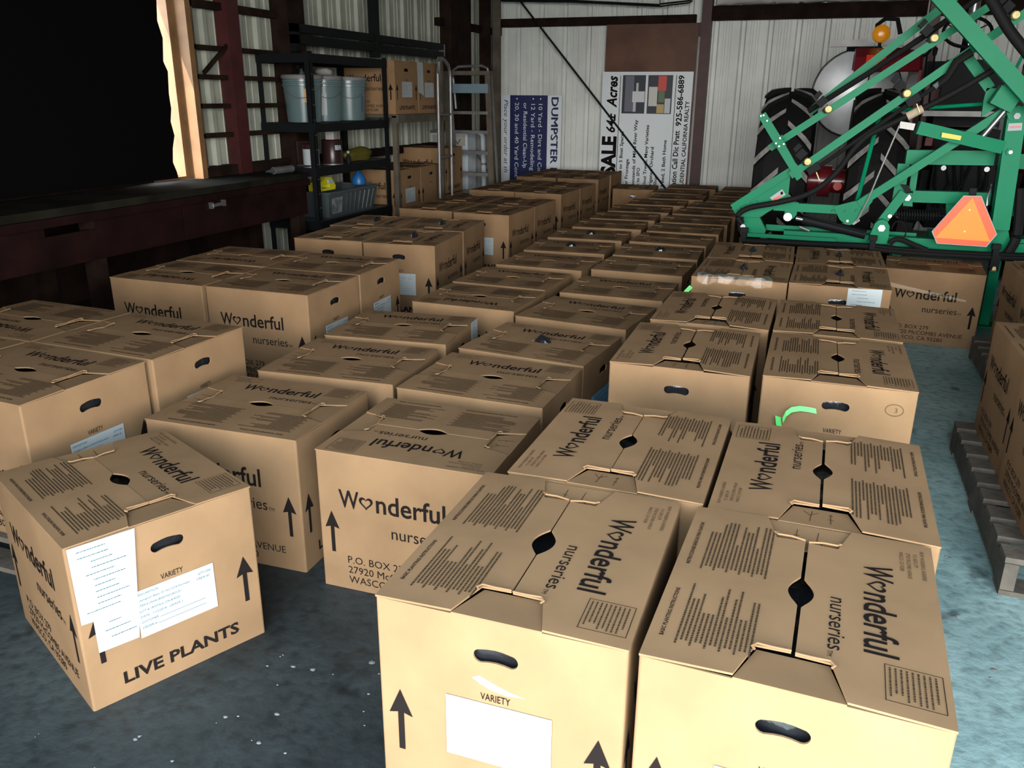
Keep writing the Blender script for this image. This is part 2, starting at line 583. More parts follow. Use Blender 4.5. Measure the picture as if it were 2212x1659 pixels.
def tab_mesh(e_):
    xe, xi = BL / 2, BL / 2 - 0.092
    mb = MB()
    a = [(e_ * xe, -0.083, BH - 0.001), (e_ * xe, 0.083, BH - 0.001), (e_ * xi, 0.056, BH - 0.007), (e_ * xi, -0.056, BH - 0.007)]
    lo = [(p[0], p[1], p[2] - 0.004) for p in a]
    f = [(0, 1, 2, 3), (7, 6, 5, 4), (0, 4, 5, 1), (1, 5, 6, 2), (2, 6, 7, 3), (3, 7, 4, 0)]
    if e_ < 0:
        f = [tuple(reversed(q)) for q in f]
    mb.add(a + lo, f)
    return mb.mesh('end_tab', CARD)


TABS = [tab_mesh(-1), tab_mesh(1)]


def tab_print_mesh(e_):
    mb = MB()
    if True:
        def P(s_, t_):   # s inward, t across
            x_ = e_ * (BL / 2 - s_)
            return V((x_, t_, BH - 0.001 - 0.006 * s_ / 0.092 + 0.0008))
        def ln(a, b, r=0.0006):
            p, q = P(*a), P(*b)
            mb.bar(p, q, 0.0013, 0.0002)
        ln((0.02, -0.02), (0.05, -0.018)); ln((0.05, -0.018), (0.072, -0.034)); ln((0.05, -0.018), (0.075, -0.016)); ln((0.055, -0.018), (0.07, -0.003))
        ln((0.02, 0.022), (0.07, 0.022)); ln((0.064, 0.018), (0.07, 0.022)); ln((0.064, 0.026), (0.07, 0.022)); ln((0.043, 0.016), (0.043, 0.028))
    return mb.mesh('tab_print', INKF)


TABP = tab_print_mesh(1)


def body_mesh():
    mb = MB()
    r_ = 0.006
    xh, yh, top = BL / 2, BW / 2, BH - 0.004
    th = 0.004
    hole = []
    for i in range(9):
        t = math.pi * (0.5 + i / 8)
        hole.append((-0.028 + 0.0135 * math.cos(t), BH - 0.078 + 0.0135 * math.sin(t)))
    for i in range(1, 4):
        hole.append((-0.028 + 0.056 * i / 4, BH - 0.0915 + 0.004 * math.sin(math.pi * i / 4)))
    for i in range(9):
        t = math.pi * (-0.5 + i / 8)
        hole.append((0.028 + 0.0135 * math.cos(t), BH - 0.078 + 0.0135 * math.sin(t)))
    for i in range(1, 4):
        hole.append((0.028 - 0.056 * i / 4, BH - 0.0645 + 0.004 * math.sin(math.pi * i / 4)))
    we = yh - r_
    wl_ = xh - r_
    mb.plate([(-we, 0), (we, 0), (we, top), (-we, top)], (xh, 0, 0), (0, 1, 0), (0, 0, 1), th, [hole])
    mb.plate([(-we, 0), (we, 0), (we, top), (-we, top)], (-xh, 0, 0), (0, -1, 0), (0, 0, 1), th, [hole])
    for s_ in (1, -1):                                    # long faces bow out very slightly
        ys = s_ * yh
        mb.plate([(-wl_, 0), (wl_, 0), (wl_, top), (-wl_, top)], (0, ys, 0), (-s_, 0, 0), (0, 0, 1), th)
    for sx_ in (1, -1):
        for sy_ in (1, -1):
            vs, fs = [], []
            for i in range(5):
                t = i / 4 * math.pi / 2
                px = sx_ * (xh - r_ + r_ * math.cos(t)); py = sy_ * (yh - r_ + r_ * math.sin(t))
                vs += [(px, py, 0), (px, py, top)]
            for i in range(4):
                q = (2 * i, 2 * i + 2, 2 * i + 3, 2 * i + 1)
                fs.append(q if sx_ * sy_ > 0 else tuple(reversed(q)))
            mb.add(vs, fs)
    mb.b2((-xh + 0.005, -yh + 0.005, 0.0), (xh - 0.005, yh - 0.005, 0.004))
    return mb.mesh('body', CARD)


BODY = body_mesh()


def liner_mesh(seed):
    rn = random.Random(seed)
    bm = bmesh.new()
    bmesh.ops.create_cube(bm, size=1.0)
    bmesh.ops.subdivide_edges(bm, edges=bm.edges, cuts=9, use_grid_fill=True)
    for v_ in bm.verts:
        v_.co.x *= BL - 0.035; v_.co.y *= BW - 0.035; v_.co.z = (v_.co.z + 0.5) * (BH - 0.055) + 0.008
        j = 0.008
        v_.co += V((rn.uniform(-j, j), rn.uniform(-j, j), rn.uniform(-0.003, 0.012)))
    for f_ in bm.faces:
        f_.smooth = True
    me = bpy.data.meshes.new('plastic_liner')
    bm.to_mesh(me); bm.free()
    me.materials.append(LINER)
    return me


LINERS = [liner_mesh(i) for i in range(2)]


def heart(mb, cx, cy, w_, o, ux, uy, wid):
    pts = []
    for i in range(24):
        t = 2 * math.pi * i / 24
        pts.append((16 * math.sin(t) ** 3, 13 * math.cos(t) - 5 * math.cos(2 * t) - 2 * math.cos(3 * t) - math.cos(4 * t)))
    k = w_ / 32.0
    vs, fs = [], []
    for sc in (1.0, 1.0 - 2 * wid / w_):
        for a, b in pts:
            vs.append(V(o) + V(ux) * (cx + a * k * sc) + V(uy) * (cy + (b + 2) * k * sc))
    n = len(pts)
    for i in range(n):
        j = (i + 1) % n
        fs.append((i, j, n + j, n + i))
    mb.add(vs, fs)


def wordmark(mb, s0, s1, base, asc, n0, n1, nbase, nxh, o, ux, uy):
    """Wonderful (its o a heart) over nurseries"""
    o, ux, uy = V(o), V(ux), V(uy)
    L_ = s1 - s0
    k = asc / 0.775 * CAP
    mb.text('W', o + ux * s0 + uy * base, ux, uy, cap=k * 0.96, width=L_ * 0.195, bold=0.014, res=3)
    heart(mb, s0 + L_ * 0.262, base + asc * 0.345, L_ * 0.135, o, ux, uy, L_ * 0.024)
    mb.text('nderful', o + ux * (s0 + L_ * 0.358) + uy * base, ux, uy, cap=k, width=L_ * 0.642, bold=0.014, res=3)
    kk = nxh / 0.56 * CAP
    mb.text('nurseries', o + ux * n0 + uy * nbase, ux, uy, cap=kk, width=n1 - n0, bold=0.0, res=3)
    mb.text('TM', o + ux * (n1 + 0.004) + uy * nbase, ux, uy, cap=nxh * 0.36)


def arrow(mb, c, z0, o, ux, uy):
    o, ux, uy = V(o), V(ux), V(uy)
    pts = [(-0.0062, 0), (0.0062, 0), (0.0062, 0.085), (0.024, 0.080), (0, 0.137), (-0.024, 0.080), (-0.0062, 0.085)]
    tr = tessellate_polygon([[V((p[0], p[1], 0)) for p in pts]])
    mb.add([o + ux * (c + p[0]) + uy * (z0 + p[1]) for p in pts], [tuple(t) for t in tr])


def rect(mb, o, ux, uy, x0, y0, x1, y1):
    o, ux, uy = V(o), V(ux), V(uy)
    mb.add([o + ux * x0 + uy * y0, o + ux * x1 + uy * y0, o + ux * x1 + uy * y1, o + ux * x0 + uy * y1], [(0, 1, 2, 3)])


EPS = 0.0012


def side_print_mesh(s_):
    mb = MB()
    if True:
        ux = V((-s_, 0, 0)); o = V((s_ * BL / 2, s_ * (BW / 2 + EPS), 0)); uy = V((0, 0, 1))
        wordmark(mb, 0.07, 0.41, 0.278, 0.066, 0.238, 0.425, 0.20, 0.031, o, ux, uy)
        arrow(mb, 0.042, 0.122, o, ux, uy); arrow(mb, 0.504, 0.122, o, ux, uy)
        for i, t in enumerate(('P.O. BOX 279', '27920 McCOMBS AVENUE', 'WASCO, CA 93280')):
            mb.text(t, o + ux * 0.088 + uy * (0.092 - 0.034 * i), ux, uy, cap=0.0235, bold=0.0)
    return mb.mesh('side_print', INK)


def end_print_mesh(s_):
    mb = MB()
    if True:
        ux = V((0, s_, 0)); o = V((s_ * (BL / 2 + EPS), -s_ * BW / 2, 0)); uy = V((0, 0, 1))
        arrow(mb, 0.042, 0.122, o, ux, uy); arrow(mb, 0.418, 0.122, o, ux, uy)
        mb.text('VARIETY', o + ux * 0.23 + uy * 0.283, ux, uy, cap=0.0145, width=0.056, align='c', bold=0.004)
        mb.text('LIVE PLANTS', o + ux * 0.08 + uy * 0.040, ux, uy, cap=0.031, width=0.305, bold=0.03)
    return mb.mesh('end_print', INK)


def words(mb, rn, o, ux, uy, s0, s1, t, hgt, indent=0.0):
    x_ = s0 + indent
    while x_ < s1:
        l = rn.uniform(0.0022, 0.008)
        rect(mb, o, ux, uy, x_, t, min(x_ + l, s1), t + hgt)
        x_ += l + 0.0012


def top_print_mesh():
    mb = MB()
    z = BH + EPS + 0.0125
    o1 = V((BL / 2, 0, z)); ux, uy = V((-1, 0, 0)), V((0, -1, 0))
    wordmark(mb, 0.12, 0.41, 0.106, 0.058, 0.267, 0.425, 0.050, 0.0225, o1, ux, uy)
    for i, t in enumerate(('FROM: WONDERFUL NURSERIES', 'P.O. BOX 279', '27920 McCOMBS AVENUE', 'WASCO, CA 93280')):
        mb.text(t, o1 + ux * (0.028 if i == 0 else 0.045) + uy * (0.207 - 0.0125 * i), ux, uy, cap=0.0072, width=[0.112, 0.05, 0.098, 0.075][i], bold=-0.01)
    fx0, fx1, fy0, fy1, fw = 0.428, 0.518, 0.135, 0.219, 0.0012
    rect(mb, o1, ux, uy, fx0, fy0, fx1, fy0 + fw); rect(mb, o1, ux, uy, fx0, fy1 - fw, fx1, fy1)
    rect(mb, o1, ux, uy, fx0, fy0, fx0 + fw, fy1); rect(mb, o1, ux, uy, fx1 - fw, fy0, fx1, fy1)
    o2 = V((-BL / 2, 0, z)); vx, vy = V((1, 0, 0)), V((0, 1, 0))
    mb.text('BASIC PLANTING INSTRUCTIONS', o2 + vx * 0.06 + vy * 0.204, vx, vy, cap=0.0068, width=0.15, bold=0.02)
    mb.text('INSTRUCCIONES B\u00c1SICAS PARA PLANTAR', o2 + vx * 0.30 + vy * 0.204, vx, vy, cap=0.0068, width=0.175, bold=0.02)
    mb.cur = 1
    rn = random.Random(5)
    for i in range(9):
        words(mb, rn, o1, ux, uy, fx0 + 0.006, fx1 - rn.choice((0.006, 0.012, 0.02)), fy1 - 0.012 - 0.0082 * i, 0.0028)
    for c0, c1 in ((0.045, 0.235), (0.290, 0.490)):
        for i in range(16):
            cut = rn.choice((0, 0, 0.01, 0.03, 0.09)) if i > 2 else rn.choice((0.0, 0.05))
            words(mb, rn, o2, vx, vy, c0 + (0.012 if i % 3 else 0), c1 - cut, 0.180 - 0.0078 * i, 0.0034)
    # the flaps rise a little towards the slit: follow them
    vs = []
    for (x_, y_, z_) in mb.v:
        t = max(0, 1 - abs(y_) / (BW / 2))
        vs.append((x_, y_, BH + EPS + 0.0125 * t))
    mb.v = vs
    return mb


def top_print(gap, lift):
    mb = top_print_mesh()
    vs = []
    for (x_, y_, z_) in mb.v:
        t = max(0, 1 - abs(y_) / (BW / 2))
        s_ = 1 if y_ > 0 else -1
        lf = lift if s_ > 0 else lift * 0.7
        # flap surface is a plane fan between outer edge and slit edge: stay a hair above its highest chord
        vs.append((x_, y_, BH + 0.0012 + lf * t))
    mb.v = vs
    return mb.mesh('top_print', [INK, INKF])


TOPP = {'closed': top_print(0.0006, 0.003), 'open': top_print(0.0014, 0.006), 'wide': top_print(0.0032, 0.009)}
SIDEP = [side_print_mesh(1), side_print_mesh(-1)]
ENDP = [end_print_mesh(1), end_print_mesh(-1)]


def variety_label(blank):
    meshes = {}
    for s_ in (1, -1):
        mb = MB()
        ux = V((0, s_, 0)); o = V((s_ * (BL / 2 + 0.0022), -s_ * BW / 2, 0)); uy = V((0, 0, 1))
        mb.plate([(0.135, 0.145), (0.335, 0.145), (0.335, 0.276), (0.135, 0.276)], o, ux, uy, 0.0008)
        if not blank:
            mb.cur = 1
            o_ = o + V((s_ * 0.0006, 0, 0))
            for i, t in enumerate(('DESCRIPTION', 'Sauvignon Blanc 01 NC/SO4 Dormant', 'ITEM # VNSAUB0001NSO4OCD1', 'LOT # 18/SO4-d, CN-8/4250', 'DATE   1/12/2018   GRADE 1', 'CUSTOMER', 'ORDER #')):
                mb.text(t, o_ + ux * 0.141 + uy * (0.262 - 0.0155 * i), ux, uy, cap=0.0062, width=[0.05, 0.13, 0.105, 0.10, 0.105, 0.042, 0.036][i])
            mb.text('QTY=300', o_ + ux * 0.293 + uy * 0.257, ux, uy, cap=0.0062, width=0.034)
            mb.text('CREW #1', o_ + ux * 0.288 + uy * 0.243, ux, uy, cap=0.0062, width=0.034)
            rect(mb, o_, ux, uy, 0.186, 0.184, 0.305, 0.185); rect(mb, o_, ux, uy, 0.180, 0.1685, 0.305, 0.1695)
        meshes[s_] = mb.mesh('variety_label', [PAPER, INKB])
    return meshes


VLAB, VBLANK = variety_label(False), variety_label(True)


def tuft_mesh():
    rn = random.Random(3)
    mb = MB()
    n = 9
    vs = [(0.006, 0.0, BH + 0.034)]
    for i in range(n):
        t = 2 * math.pi * i / n
        vs.append((0.028 * math.cos(t) + rn.uniform(-.006, .006), 0.016 * math.sin(t) + rn.uniform(-.004, .004), BH + rn.uniform(0.010, 0.022)))
    for i in range(n):
        t = 2 * math.pi * i / n
        vs.append((0.046 * math.cos(t), 0.024 * math.sin(t), BH - 0.01))
    fs = [(0, 1 + i, 1 + (i + 1) % n) for i in range(n)] + [(1 + i, 1 + n + i, 1 + n + (i + 1) % n, 1 + (i + 1) % n) for i in range(n)]
    mb.add(vs, fs)
    return mb.mesh('liner_tuft', LINER)


TUFT = tuft_mesh()
BOXES = {}


def carton(key, e_, x_, y_, th, pal, flip, label, group, top='closed', labs='', blank='', tuft=False, z=None, plain=False):
    """e_: which side faces the camera ('L' long side, 'W' end); flip: turn of the print in degrees"""
    if z is None:
        z = PZ if pal else 0.0
    root = empty('cardboard_box', (x_, y_, z + 0.0006), label, 'box', group, R(th + flip))
    put('body', BODY, root)
    put('top_flap', FLAPS[top][0], root); put('top_flap', FLAPS[top][1], root)
    put('end_tab', TABS[0], root); put('end_tab', TABS[1], root)
    put('plastic_liner', LINERS[len(BOXES) % 2], root)
    put('top_print', TOPP[top], root)
    for q in (0, 1):
        put('side_print', SIDEP[q], root); put('end_print', ENDP[q], root)
    if not plain:
        put('tab_print', TABP, root)
    for c in labs:
        put('variety_label', VLAB[1 if c == '+' else -1], root, label='white printed variety label')
    for c in blank:
        put('variety_label', VBLANK[1 if c == '+' else -1], root, label='blank white variety label')
    if tuft:
        put('liner_tuft', TUFT, root, label='black plastic poking out of the slit')
    BOXES[key] = root
    return root


g1 = 'boxes on the pallet nearest the camera'
carton('A', 'W', -0.436, 1.391, 0.5, 1, 90, 'big near box in the centre foreground with a blank white label', g1, 'open', blank='-')
carton('B', 'W', 0.051, 1.385, -1.7, 1, 90, 'box in the near right corner, wide black slit and shiny film in its handle hole', g1, 'wide', blank='-')
carton('A2', 'W', -0.391, 1.955, -0.3, 1, -90, 'box behind the big centre box, white scuffs beside its tucked tab', g1, 'open')
carton('B2', 'W', 0.082, 1.938, -0.6, 1, -90, 'box behind the near right corner box, beside the bare floor', g1, 'wide')
g2 = 'boxes on the middle pallet of the right row'
carton('R21', 'W', -0.379, 2.9, 0.9, 1, -90, 'box with a plain pale end next to the box with green tape', g2, 'wide')
carton('R22', 'W', 0.12, 2.933, 0.5, 1, 90, 'box with bright green tape on its end and a pencilled circle', g2, 'open', labs='-')
carton('R23', 'W', -0.357, 3.505, -0.1, 1, -90, 'box with rumpled top directly behind the plain ended one', g2, 'wide')
carton('R24', 'W', 0.117, 3.513, 0, 1, 90, 'box directly behind the one with green tape', g2, 'open')
g3 = 'boxes on the far pallet beside the green implement'
carton('R31', 'W', -0.331, 4.425, -0.1, 1, 90, 'box with crinkled clear film along its top front edge', g3, 'open', tuft=True)
carton('R32', 'W', 0.137, 4.447, -0.7, 1, 90, 'box with a white packing slip hanging over its end', g3, 'open', tuft=True)
carton('R33', 'W', -0.335, 4.99, 1.4, 1, -90, 'box behind the film wrapped one, under the green boom', g3, 'open', tuft=True)
carton('R34', 'W', 0.137, 5.008, 0.7, 1, -90, 'box behind the one with the hanging packing slip', g3, 'open', tuft=True)
carton('F', 'L', 0.71, 5.7, -3.8, 0, 180, 'box on the floor below the orange triangle, lettered front facing out', None, 'closed')
carton('C', 'W', -1.661, 1.52, 64.8, 0, 90, 'box standing alone at an angle on the floor, LIVE PLANTS across its end', None, 'closed', labs='-')

g4 = 'boxes in the two long rows on the floor'
rows = [
    ('D', -1.026, 2.118, 1.2, 0, 'nearest box of the right floor row, large Wonderful lettering on its front', 'closed', ''),
    ('E', -1.661, 2.134, 2.0, 180, 'nearest box of the left floor row, behind the box standing alone', 'closed', ''),
    ('M2', -1.047, 2.671, -1.2, 180, 'second box from the camera in the right floor row', 'closed', '-'),
    ('L2', -1.639, 2.678, 4.1, 180, 'second box from the camera in the left floor row', 'closed', ''),
    ('M3', -1.023, 3.176, -5.5, 180, 'third box from the camera in the right floor row, black film poking out', 'closed', ''),
    ('L3', -1.679, 3.195, 6.0, 180, 'third box from the camera in the left floor row, white slip on its end', 'open', ''),
    ('M4', -0.985, 3.753, -6.2, 180, 'fourth box from the camera in the right floor row', 'closed', ''),
    ('L4', -1.582, 3.858, -1.0, 0, 'fourth box from the camera in the left floor row, print upside down', 'closed', ''),
    ('M5', -0.957, 4.33, -0.6, 180, 'fifth box from the camera in the right floor row', 'closed', ''),
    ('L5', -1.583, 4.361, -2.0, 180, 'fifth box from the camera in the left floor row', 'closed', ''),
    ('M6', -0.96, 4.99, -1.6, 180, 'sixth box from the camera in the right floor row', 'open', ''),
    ('L6', -1.545, 4.92, -0.7, 180, 'sixth box from the camera in the left floor row', 'closed', ''),
    ('M7', -0.969, 5.522, 2.7, 180, 'seventh box from the camera in the right floor row', 'open', ''),
    ('L7', -1.575, 5.48, 4.6, 180, 'seventh box from the camera in the left floor row, shiny black film showing', 'closed', ''),
    ('M8', -0.972, 6.077, -1.2, 0, 'eighth box from the camera in the right floor row, print upside down', 'closed', ''),
    ('L8', -1.586, 6.046, 3.8, 180, 'eighth box from the camera in the left floor row, black film standing up', 'closed', ''),
    ('M9', -0.965, 6.62, 1.7, 180, 'ninth box from the camera in the right floor row', 'closed', ''),
    ('L9', -1.57, 6.622, 4.7, 180, 'ninth box from the camera in the left floor row', 'closed', ''),
    ('M10', -0.96, 7.14, 2.0, 180, 'tenth box from the camera in the right floor row', 'closed', ''),
    ('L10', -1.565, 7.15, 4.7, 180, 'tenth box from the camera in the left floor row', 'closed', ''),
    ('M11', -0.943, 7.692, -0.6, 180, 'eleventh box from the camera in the right floor row', 'closed', ''),
    ('L11', -1.546, 7.683, 5.1, 180, 'eleventh box from the camera in the left floor row', 'closed', ''),
    ('M12', -0.90, 8.22, -1.5, 180, 'twelfth box from the camera in the right floor row', 'closed', ''),
    ('L12', -1.493, 8.245, 4.0, 180, 'twelfth box from the camera in the left floor row', 'closed', ''),
    ('M13', -0.80, 8.74, 1.0, 180, 'thirteenth box from the camera in the right floor row', 'closed', ''),
    ('L13', -1.387, 8.79, 3.0, 180, 'thirteenth box from the camera in the left floor row', 'closed', ''),
    ('M14', -0.80, 9.28, 0.0, 180, 'fourteenth box from the camera in the right floor row', 'closed', ''),
    ('L14', -1.45, 9.32, -2.0, 180, 'fourteenth box from the camera in the left floor row', 'closed', ''),
    ('Q2', -0.78, 9.86, 1.0, 180, 'last box of the right floor row, against the back wall', 'closed', ''),
    ('Q1', -1.40, 9.893, 3.0, 180, 'last box of the left floor row, beside the sale sign', 'closed', ''),
]
for k, x_, y_, th, fl, lab, tp, lb in rows:
    carton(k, 'L', x_, y_, th, 0, fl, lab, g4, tp, labs=lb, tuft=k in ('M3', 'L7', 'L8', 'M7'))
carton('Lz', 'W', -2.0, 9.6, 5.4, 0, 90, 'turned box with a handle hole facing out, at the foot of the sale sign', g4)

g5 = 'boxes on the near left pallet'
carton('G1', 'W', -2.335, 1.840, 86.7, 1, 90, 'front box on the near left pallet, printed label low on its end', g5, 'closed', labs='-')
carton('G2', 'W', -2.305, 2.314, 88.0, 1, 90, 'rear box on the near left pallet, plain end with a handle hole', g5, 'closed', labs='-')
carton('G3', 'W', -2.895, 1.86, 88.0, 1, -90, 'box cut off by the left edge of the photo, on the near left pallet', g5)
carton('G4', 'W', -2.865, 2.33, 88.0, 1, -90, 'rear wall side box on the near left pallet, lettering upside down', g5)
g6 = 'boxes on the left pallet with two Wonderful fronts'
carton('H1', 'L', -2.37, 3.302, 1.0, 1, 180, 'box whose lit front reads Wonderful nurseries, on the second left pallet', g6, labs='-')
carton('H2', 'L', -2.388, 3.776, 2.4, 1, 180, 'box behind the lit Wonderful nurseries front', g6, labs='-')
carton('H3', 'L', -2.926, 3.288, 0.0, 1, 0, 'box whose half shaded front reads Wonderful, toward the workbench', g6)
carton('H4', 'L', -2.944, 3.772, 2.6, 1, 0, 'rear box toward the workbench on the second left pallet', g6)
g7 = 'boxes on the third left pallet'
carton('K1', 'W', -2.373, 4.702, 5.8, 1, 90, 'front box of the third left pallet with handle hole and pale label', g7, labs='-', tuft=True)
carton('K2', 'W', -2.845, 4.683, 4.4, 1, 90, 'front box of the third left pallet nearest the workbench', g7)
carton('K3', 'W', -2.44, 5.268, 7.3, 1, 90, 'rear box of the third left pallet nearest the floor rows', g7, tuft=True)
carton('K4', 'W', -2.93, 5.235, 5.0, 1, 90, 'rear box of the third left pallet nearest the black shelf', g7, tuft=True)
g8 = 'boxes on the fourth left pallet'
carton('P41', 'W', -2.395, 6.155, -1.9, 1, 90, 'front box of the fourth left pallet with a slim white label', g8, labs='-')
carton('P42', 'W', -2.88, 6.196, -2.2, 1, 90, 'front box of the fourth left pallet nearest the shelf', g8)
carton('P43', 'W', -2.385, 6.715, -1.0, 1, 90, 'rear box of the fourth left pallet nearest the floor rows', g8)
carton('P44', 'W', -2.87, 6.755, -1.0, 1, 90, 'rear box of the fourth left pallet nearest the shelf', g8)
g9 = 'boxes on the fifth left pallet'
carton('P51', 'W', -2.444, 7.671, -2.5, 1, 90, 'front box of the fifth left pallet nearest the floor rows', g9)
carton('P52', 'W', -2.92, 7.70, -1.0, 1, 90, 'front box of the fifth left pallet nearest the rack', g9)
carton('P53', 'W', -2.43, 8.235, -1.0, 1, 90, 'rear box of the fifth left pallet nearest the floor rows', g9)
carton('P54', 'W', -2.905, 8.26, -1.0, 1, 90, 'rear box of the fifth left pallet nearest the ladder', g9)
g10 = 'boxes on the far left pallet under the signs'
carton('P61', 'W', -2.507, 9.187, 1.0, 1, 90, 'front box of the last left pallet before the sale sign', g10)
carton('P62', 'W', -2.98, 9.18, 0.0, 1, 90, 'front box of the last left pallet before the dumpster sign', g10)
carton('P63', 'W', -2.50, 9.75, 0.5, 1, 90, 'rear box of the last left pallet at the sale sign', g10)
carton('P64', 'W', -2.975, 9.745, 0.0, 1, 90, 'rear box of the last left pallet at the dumpster sign', g10)
g11 = 'boxes on the pallet at the right edge'
carton('S1', 'L', 0.952, 2.885, -89.6, 1, 180, 'nearest box on the slatted pallet at the right edge', g11)
carton('S2', 'L', 0.952, 3.440, -89.3, 1, 180, 'second box on the slatted pallet at the right edge', g11)
g12 = 'boxes on the pallet beside the orange triangle'
carton('T1', 'L', 1.235, 4.955, -89, 1, 180, 'far box at the right edge, level with the orange triangle', g12)
carton('T2', 'L', 1.225, 4.40, -89, 1, 180, 'box at the right edge in front of the far one, torn film on top', g12)

# extra papers, tapes and films that are stuck to single cartons
def paper_on(root, pts, o, ux, uy, name, m, lab, lines=0, lm=None, seed=1):
    mb = MB()
    mb.plate(pts, o, ux, uy, 0.0008)
    if lines:
        mb.cur = 1
        rn = random.Random(seed)
        x0 = min(p[0] for p in pts); x1 = max(p[0] for p in pts); y0 = min(p[1] for p in pts); y1 = max(p[1] for p in pts)
        n_ = V(ux).cross(V(uy)).normalized() * 0.0006
        for i in range(lines):
            t = y1 - (y1 - y0) * (0.08 + 0.84 * i / lines)
            a = x0 + (x1 - x0) * rn.choice((0.12, 0.2, 0.3))
            words(mb, rn, V(o) + n_, V(ux), V(uy), a, a + (x1 - x0) * rn.uniform(0.25, 0.55), t, 0.0022)
    return mb.build(name, [m, lm or INKB], root, label=lab)


# the box standing alone carries two overlapping packing slips at the corner of its end
ux, uy = V((0, -1, 0)), V((0, 0, 1))
oo = V((-BL / 2 - 0.0035, BW / 2, 0))
paper_on(BOXES['C'], [(0.035, 0.155), (0.13, 0.152), (0.145, 0.262), (0.035, 0.30)], oo, ux, uy, 'packing_slip', PAPER, 'lower white packing slip', 6)
paper_on(BOXES['C'], [(0.008, 0.246), (0.138, 0.236), (0.158, 0.446), (0.006, 0.448)], oo + V((-0.0012, 0, 0)), ux, uy, 'packing_slip', PAPER, 'upper white packing slip with small print', 11)
ux2 = V((0, -1, 0))
paper_on(BOXES['R32'], [(0.27, 0.26), (0.42, 0.255), (0.42, 0.452), (0.27, 0.447)], V((-BL / 2 - 0.0035, BW / 2, 0)), ux2, uy, 'packing_slip', PAPER, 'white packing slip with blue print', 10)
paper_on(BOXES['L3'], [(0.36, 0.27), (0.455, 0.27), (0.455, 0.452), (0.36, 0.452)], V((-BL / 2 - 0.0035, BW / 2, 0)), ux2, uy, 'packing_slip', PAPER, 'white packing slip', 9)
paper_on(BOXES['M3'], [(0.10, 0.14), (0.36, 0.14), (0.36, 0.295), (0.10, 0.295)], V((-BL / 2 - 0.004, BW / 2, 0)), ux2, uy, 'packing_slip', PAPER_SHADE, 'variety label with blue shade in its colour', 10)  # a white variety label, its blue shade painted into the paper
# green tape on one end
def ribbon(pts, wdt, wdir):
    mb = MB()
    vs = []
    wd = V(wdir)
    for p in pts:
        vs += [V(p) - wd * wdt / 2, V(p) + wd * wdt / 2]
    fs = [(2 * i, 2 * i + 1, 2 * i + 3, 2 * i + 2) for i in range(len(pts) - 1)]
    mb.add(vs, fs)
    k = len(vs)
    mb.add([v_ + V((0.0012, 0, 0.0006)) for v_ in vs], [tuple(reversed(f)) for f in fs])
    return mb


xe = -BL / 2 - 0.004
def E_(s_, z_, d=0.0):
    return V((xe - d, BW / 2 - s_, z_))
ribbon([E_(0.175, 0.352, 0.001), E_(0.155, 0.356, 0.006), E_(0.125, 0.358, 0.01), E_(0.10, 0.352, 0.016), E_(0.085, 0.338, 0.022), E_(0.078, 0.315, 0.024)], 0.016, V((0.2, 0.25, 0.95)).normalized()).build('green_tape', GTAPE, BOXES['R22'])
ribbon([E_(0.062, 0.322, 0.012), E_(0.066, 0.300, 0.014), E_(0.072, 0.282, 0.016)], 0.018, V((0, 1, 0.2)).normalized()).build('green_tape', GTAPE, BOXES['R22'])
mb = MB()
for k in range(18):
    t0, t1 = 2 * math.pi * k / 18, 2 * math.pi * (k + 1) / 18
    mb.bar(E_(0.40 + 0.026 * math.cos(t0), 0.385 + 0.019 * math.sin(t0)), E_(0.40 + 0.026 * math.cos(t1), 0.385 + 0.019 * math.sin(t1)), 0.001, 0.001)
mb.text('3', E_(0.401, 0.377), V((0, -1, 0)), V((0, 0, 1)), cap=0.016, bold=-0.02)
mb.build('pencil_mark', INKF, BOXES['R22'])
# scuff on the big near box
rnx = random.Random(11)
mb = MB()
mb.plate([(0.185, 0.325), (0.20, 0.332), (0.225, 0.322), (0.255, 0.312), (0.285, 0.306), (0.25, 0.303), (0.222, 0.307), (0.20, 0.316)], V((-BL / 2 - 0.0008, BW / 2, 0)), ux2, uy, 0.0005)
mb.build('paper_scuff', mat('torn_liner_paper', (0.72, 0.58, 0.42), 0.8), BOXES['A'])
# crumpled clear film on the front edge of the far pallet boxes
def film(root, y0, y1, seed):
    rn = random.Random(seed)
    mb = MB()
    n = 14
    vs = []
    for i in range(n + 1):
        yy = y0 + (y1 - y0) * i / n
        vs += [(-BL / 2 + rn.uniform(0.02, 0.05), yy, BH + rn.uniform(0.008, 0.02)), (-BL / 2 - rn.uniform(0.002, 0.012), yy, BH + rn.uniform(0.006, 0.02)),
               (-BL / 2 - rn.uniform(0.005, 0.014), yy, BH - rn.uniform(0.018, 0.035))]
    fs = []
    for i in range(n):
        for k in (0, 1):
            fs.append((3 * i + k, 3 * i + k + 1, 3 * i + 4 + k, 3 * i + 3 + k))
    mb.add(vs, fs)
    mb.build('clear_film', FILM, root, label='crinkled clear film')
film(BOXES['R31'], -0.16, 0.20, 4)
film(BOXES['T2'], -0.2, 0.05, 5)
ribbon([E_(0.004, 0.40, 0.004), E_(-0.02, 0.37, 0.008), E_(-0.03, 0.34, 0.004)], 0.02, V((0, 0.8, 0.6))).build('green_tape', GTAPE, BOXES['R31'])
mb = MB()
mb.add([(0.27, 0.2345, 0.345), (-0.19, 0.2345, 0.285), (-0.19, 0.2345, 0.297), (0.27, 0.2345, 0.372)], [(3, 2, 1, 0)])
mb.build('clear_tape', FILM, BOXES['F'])

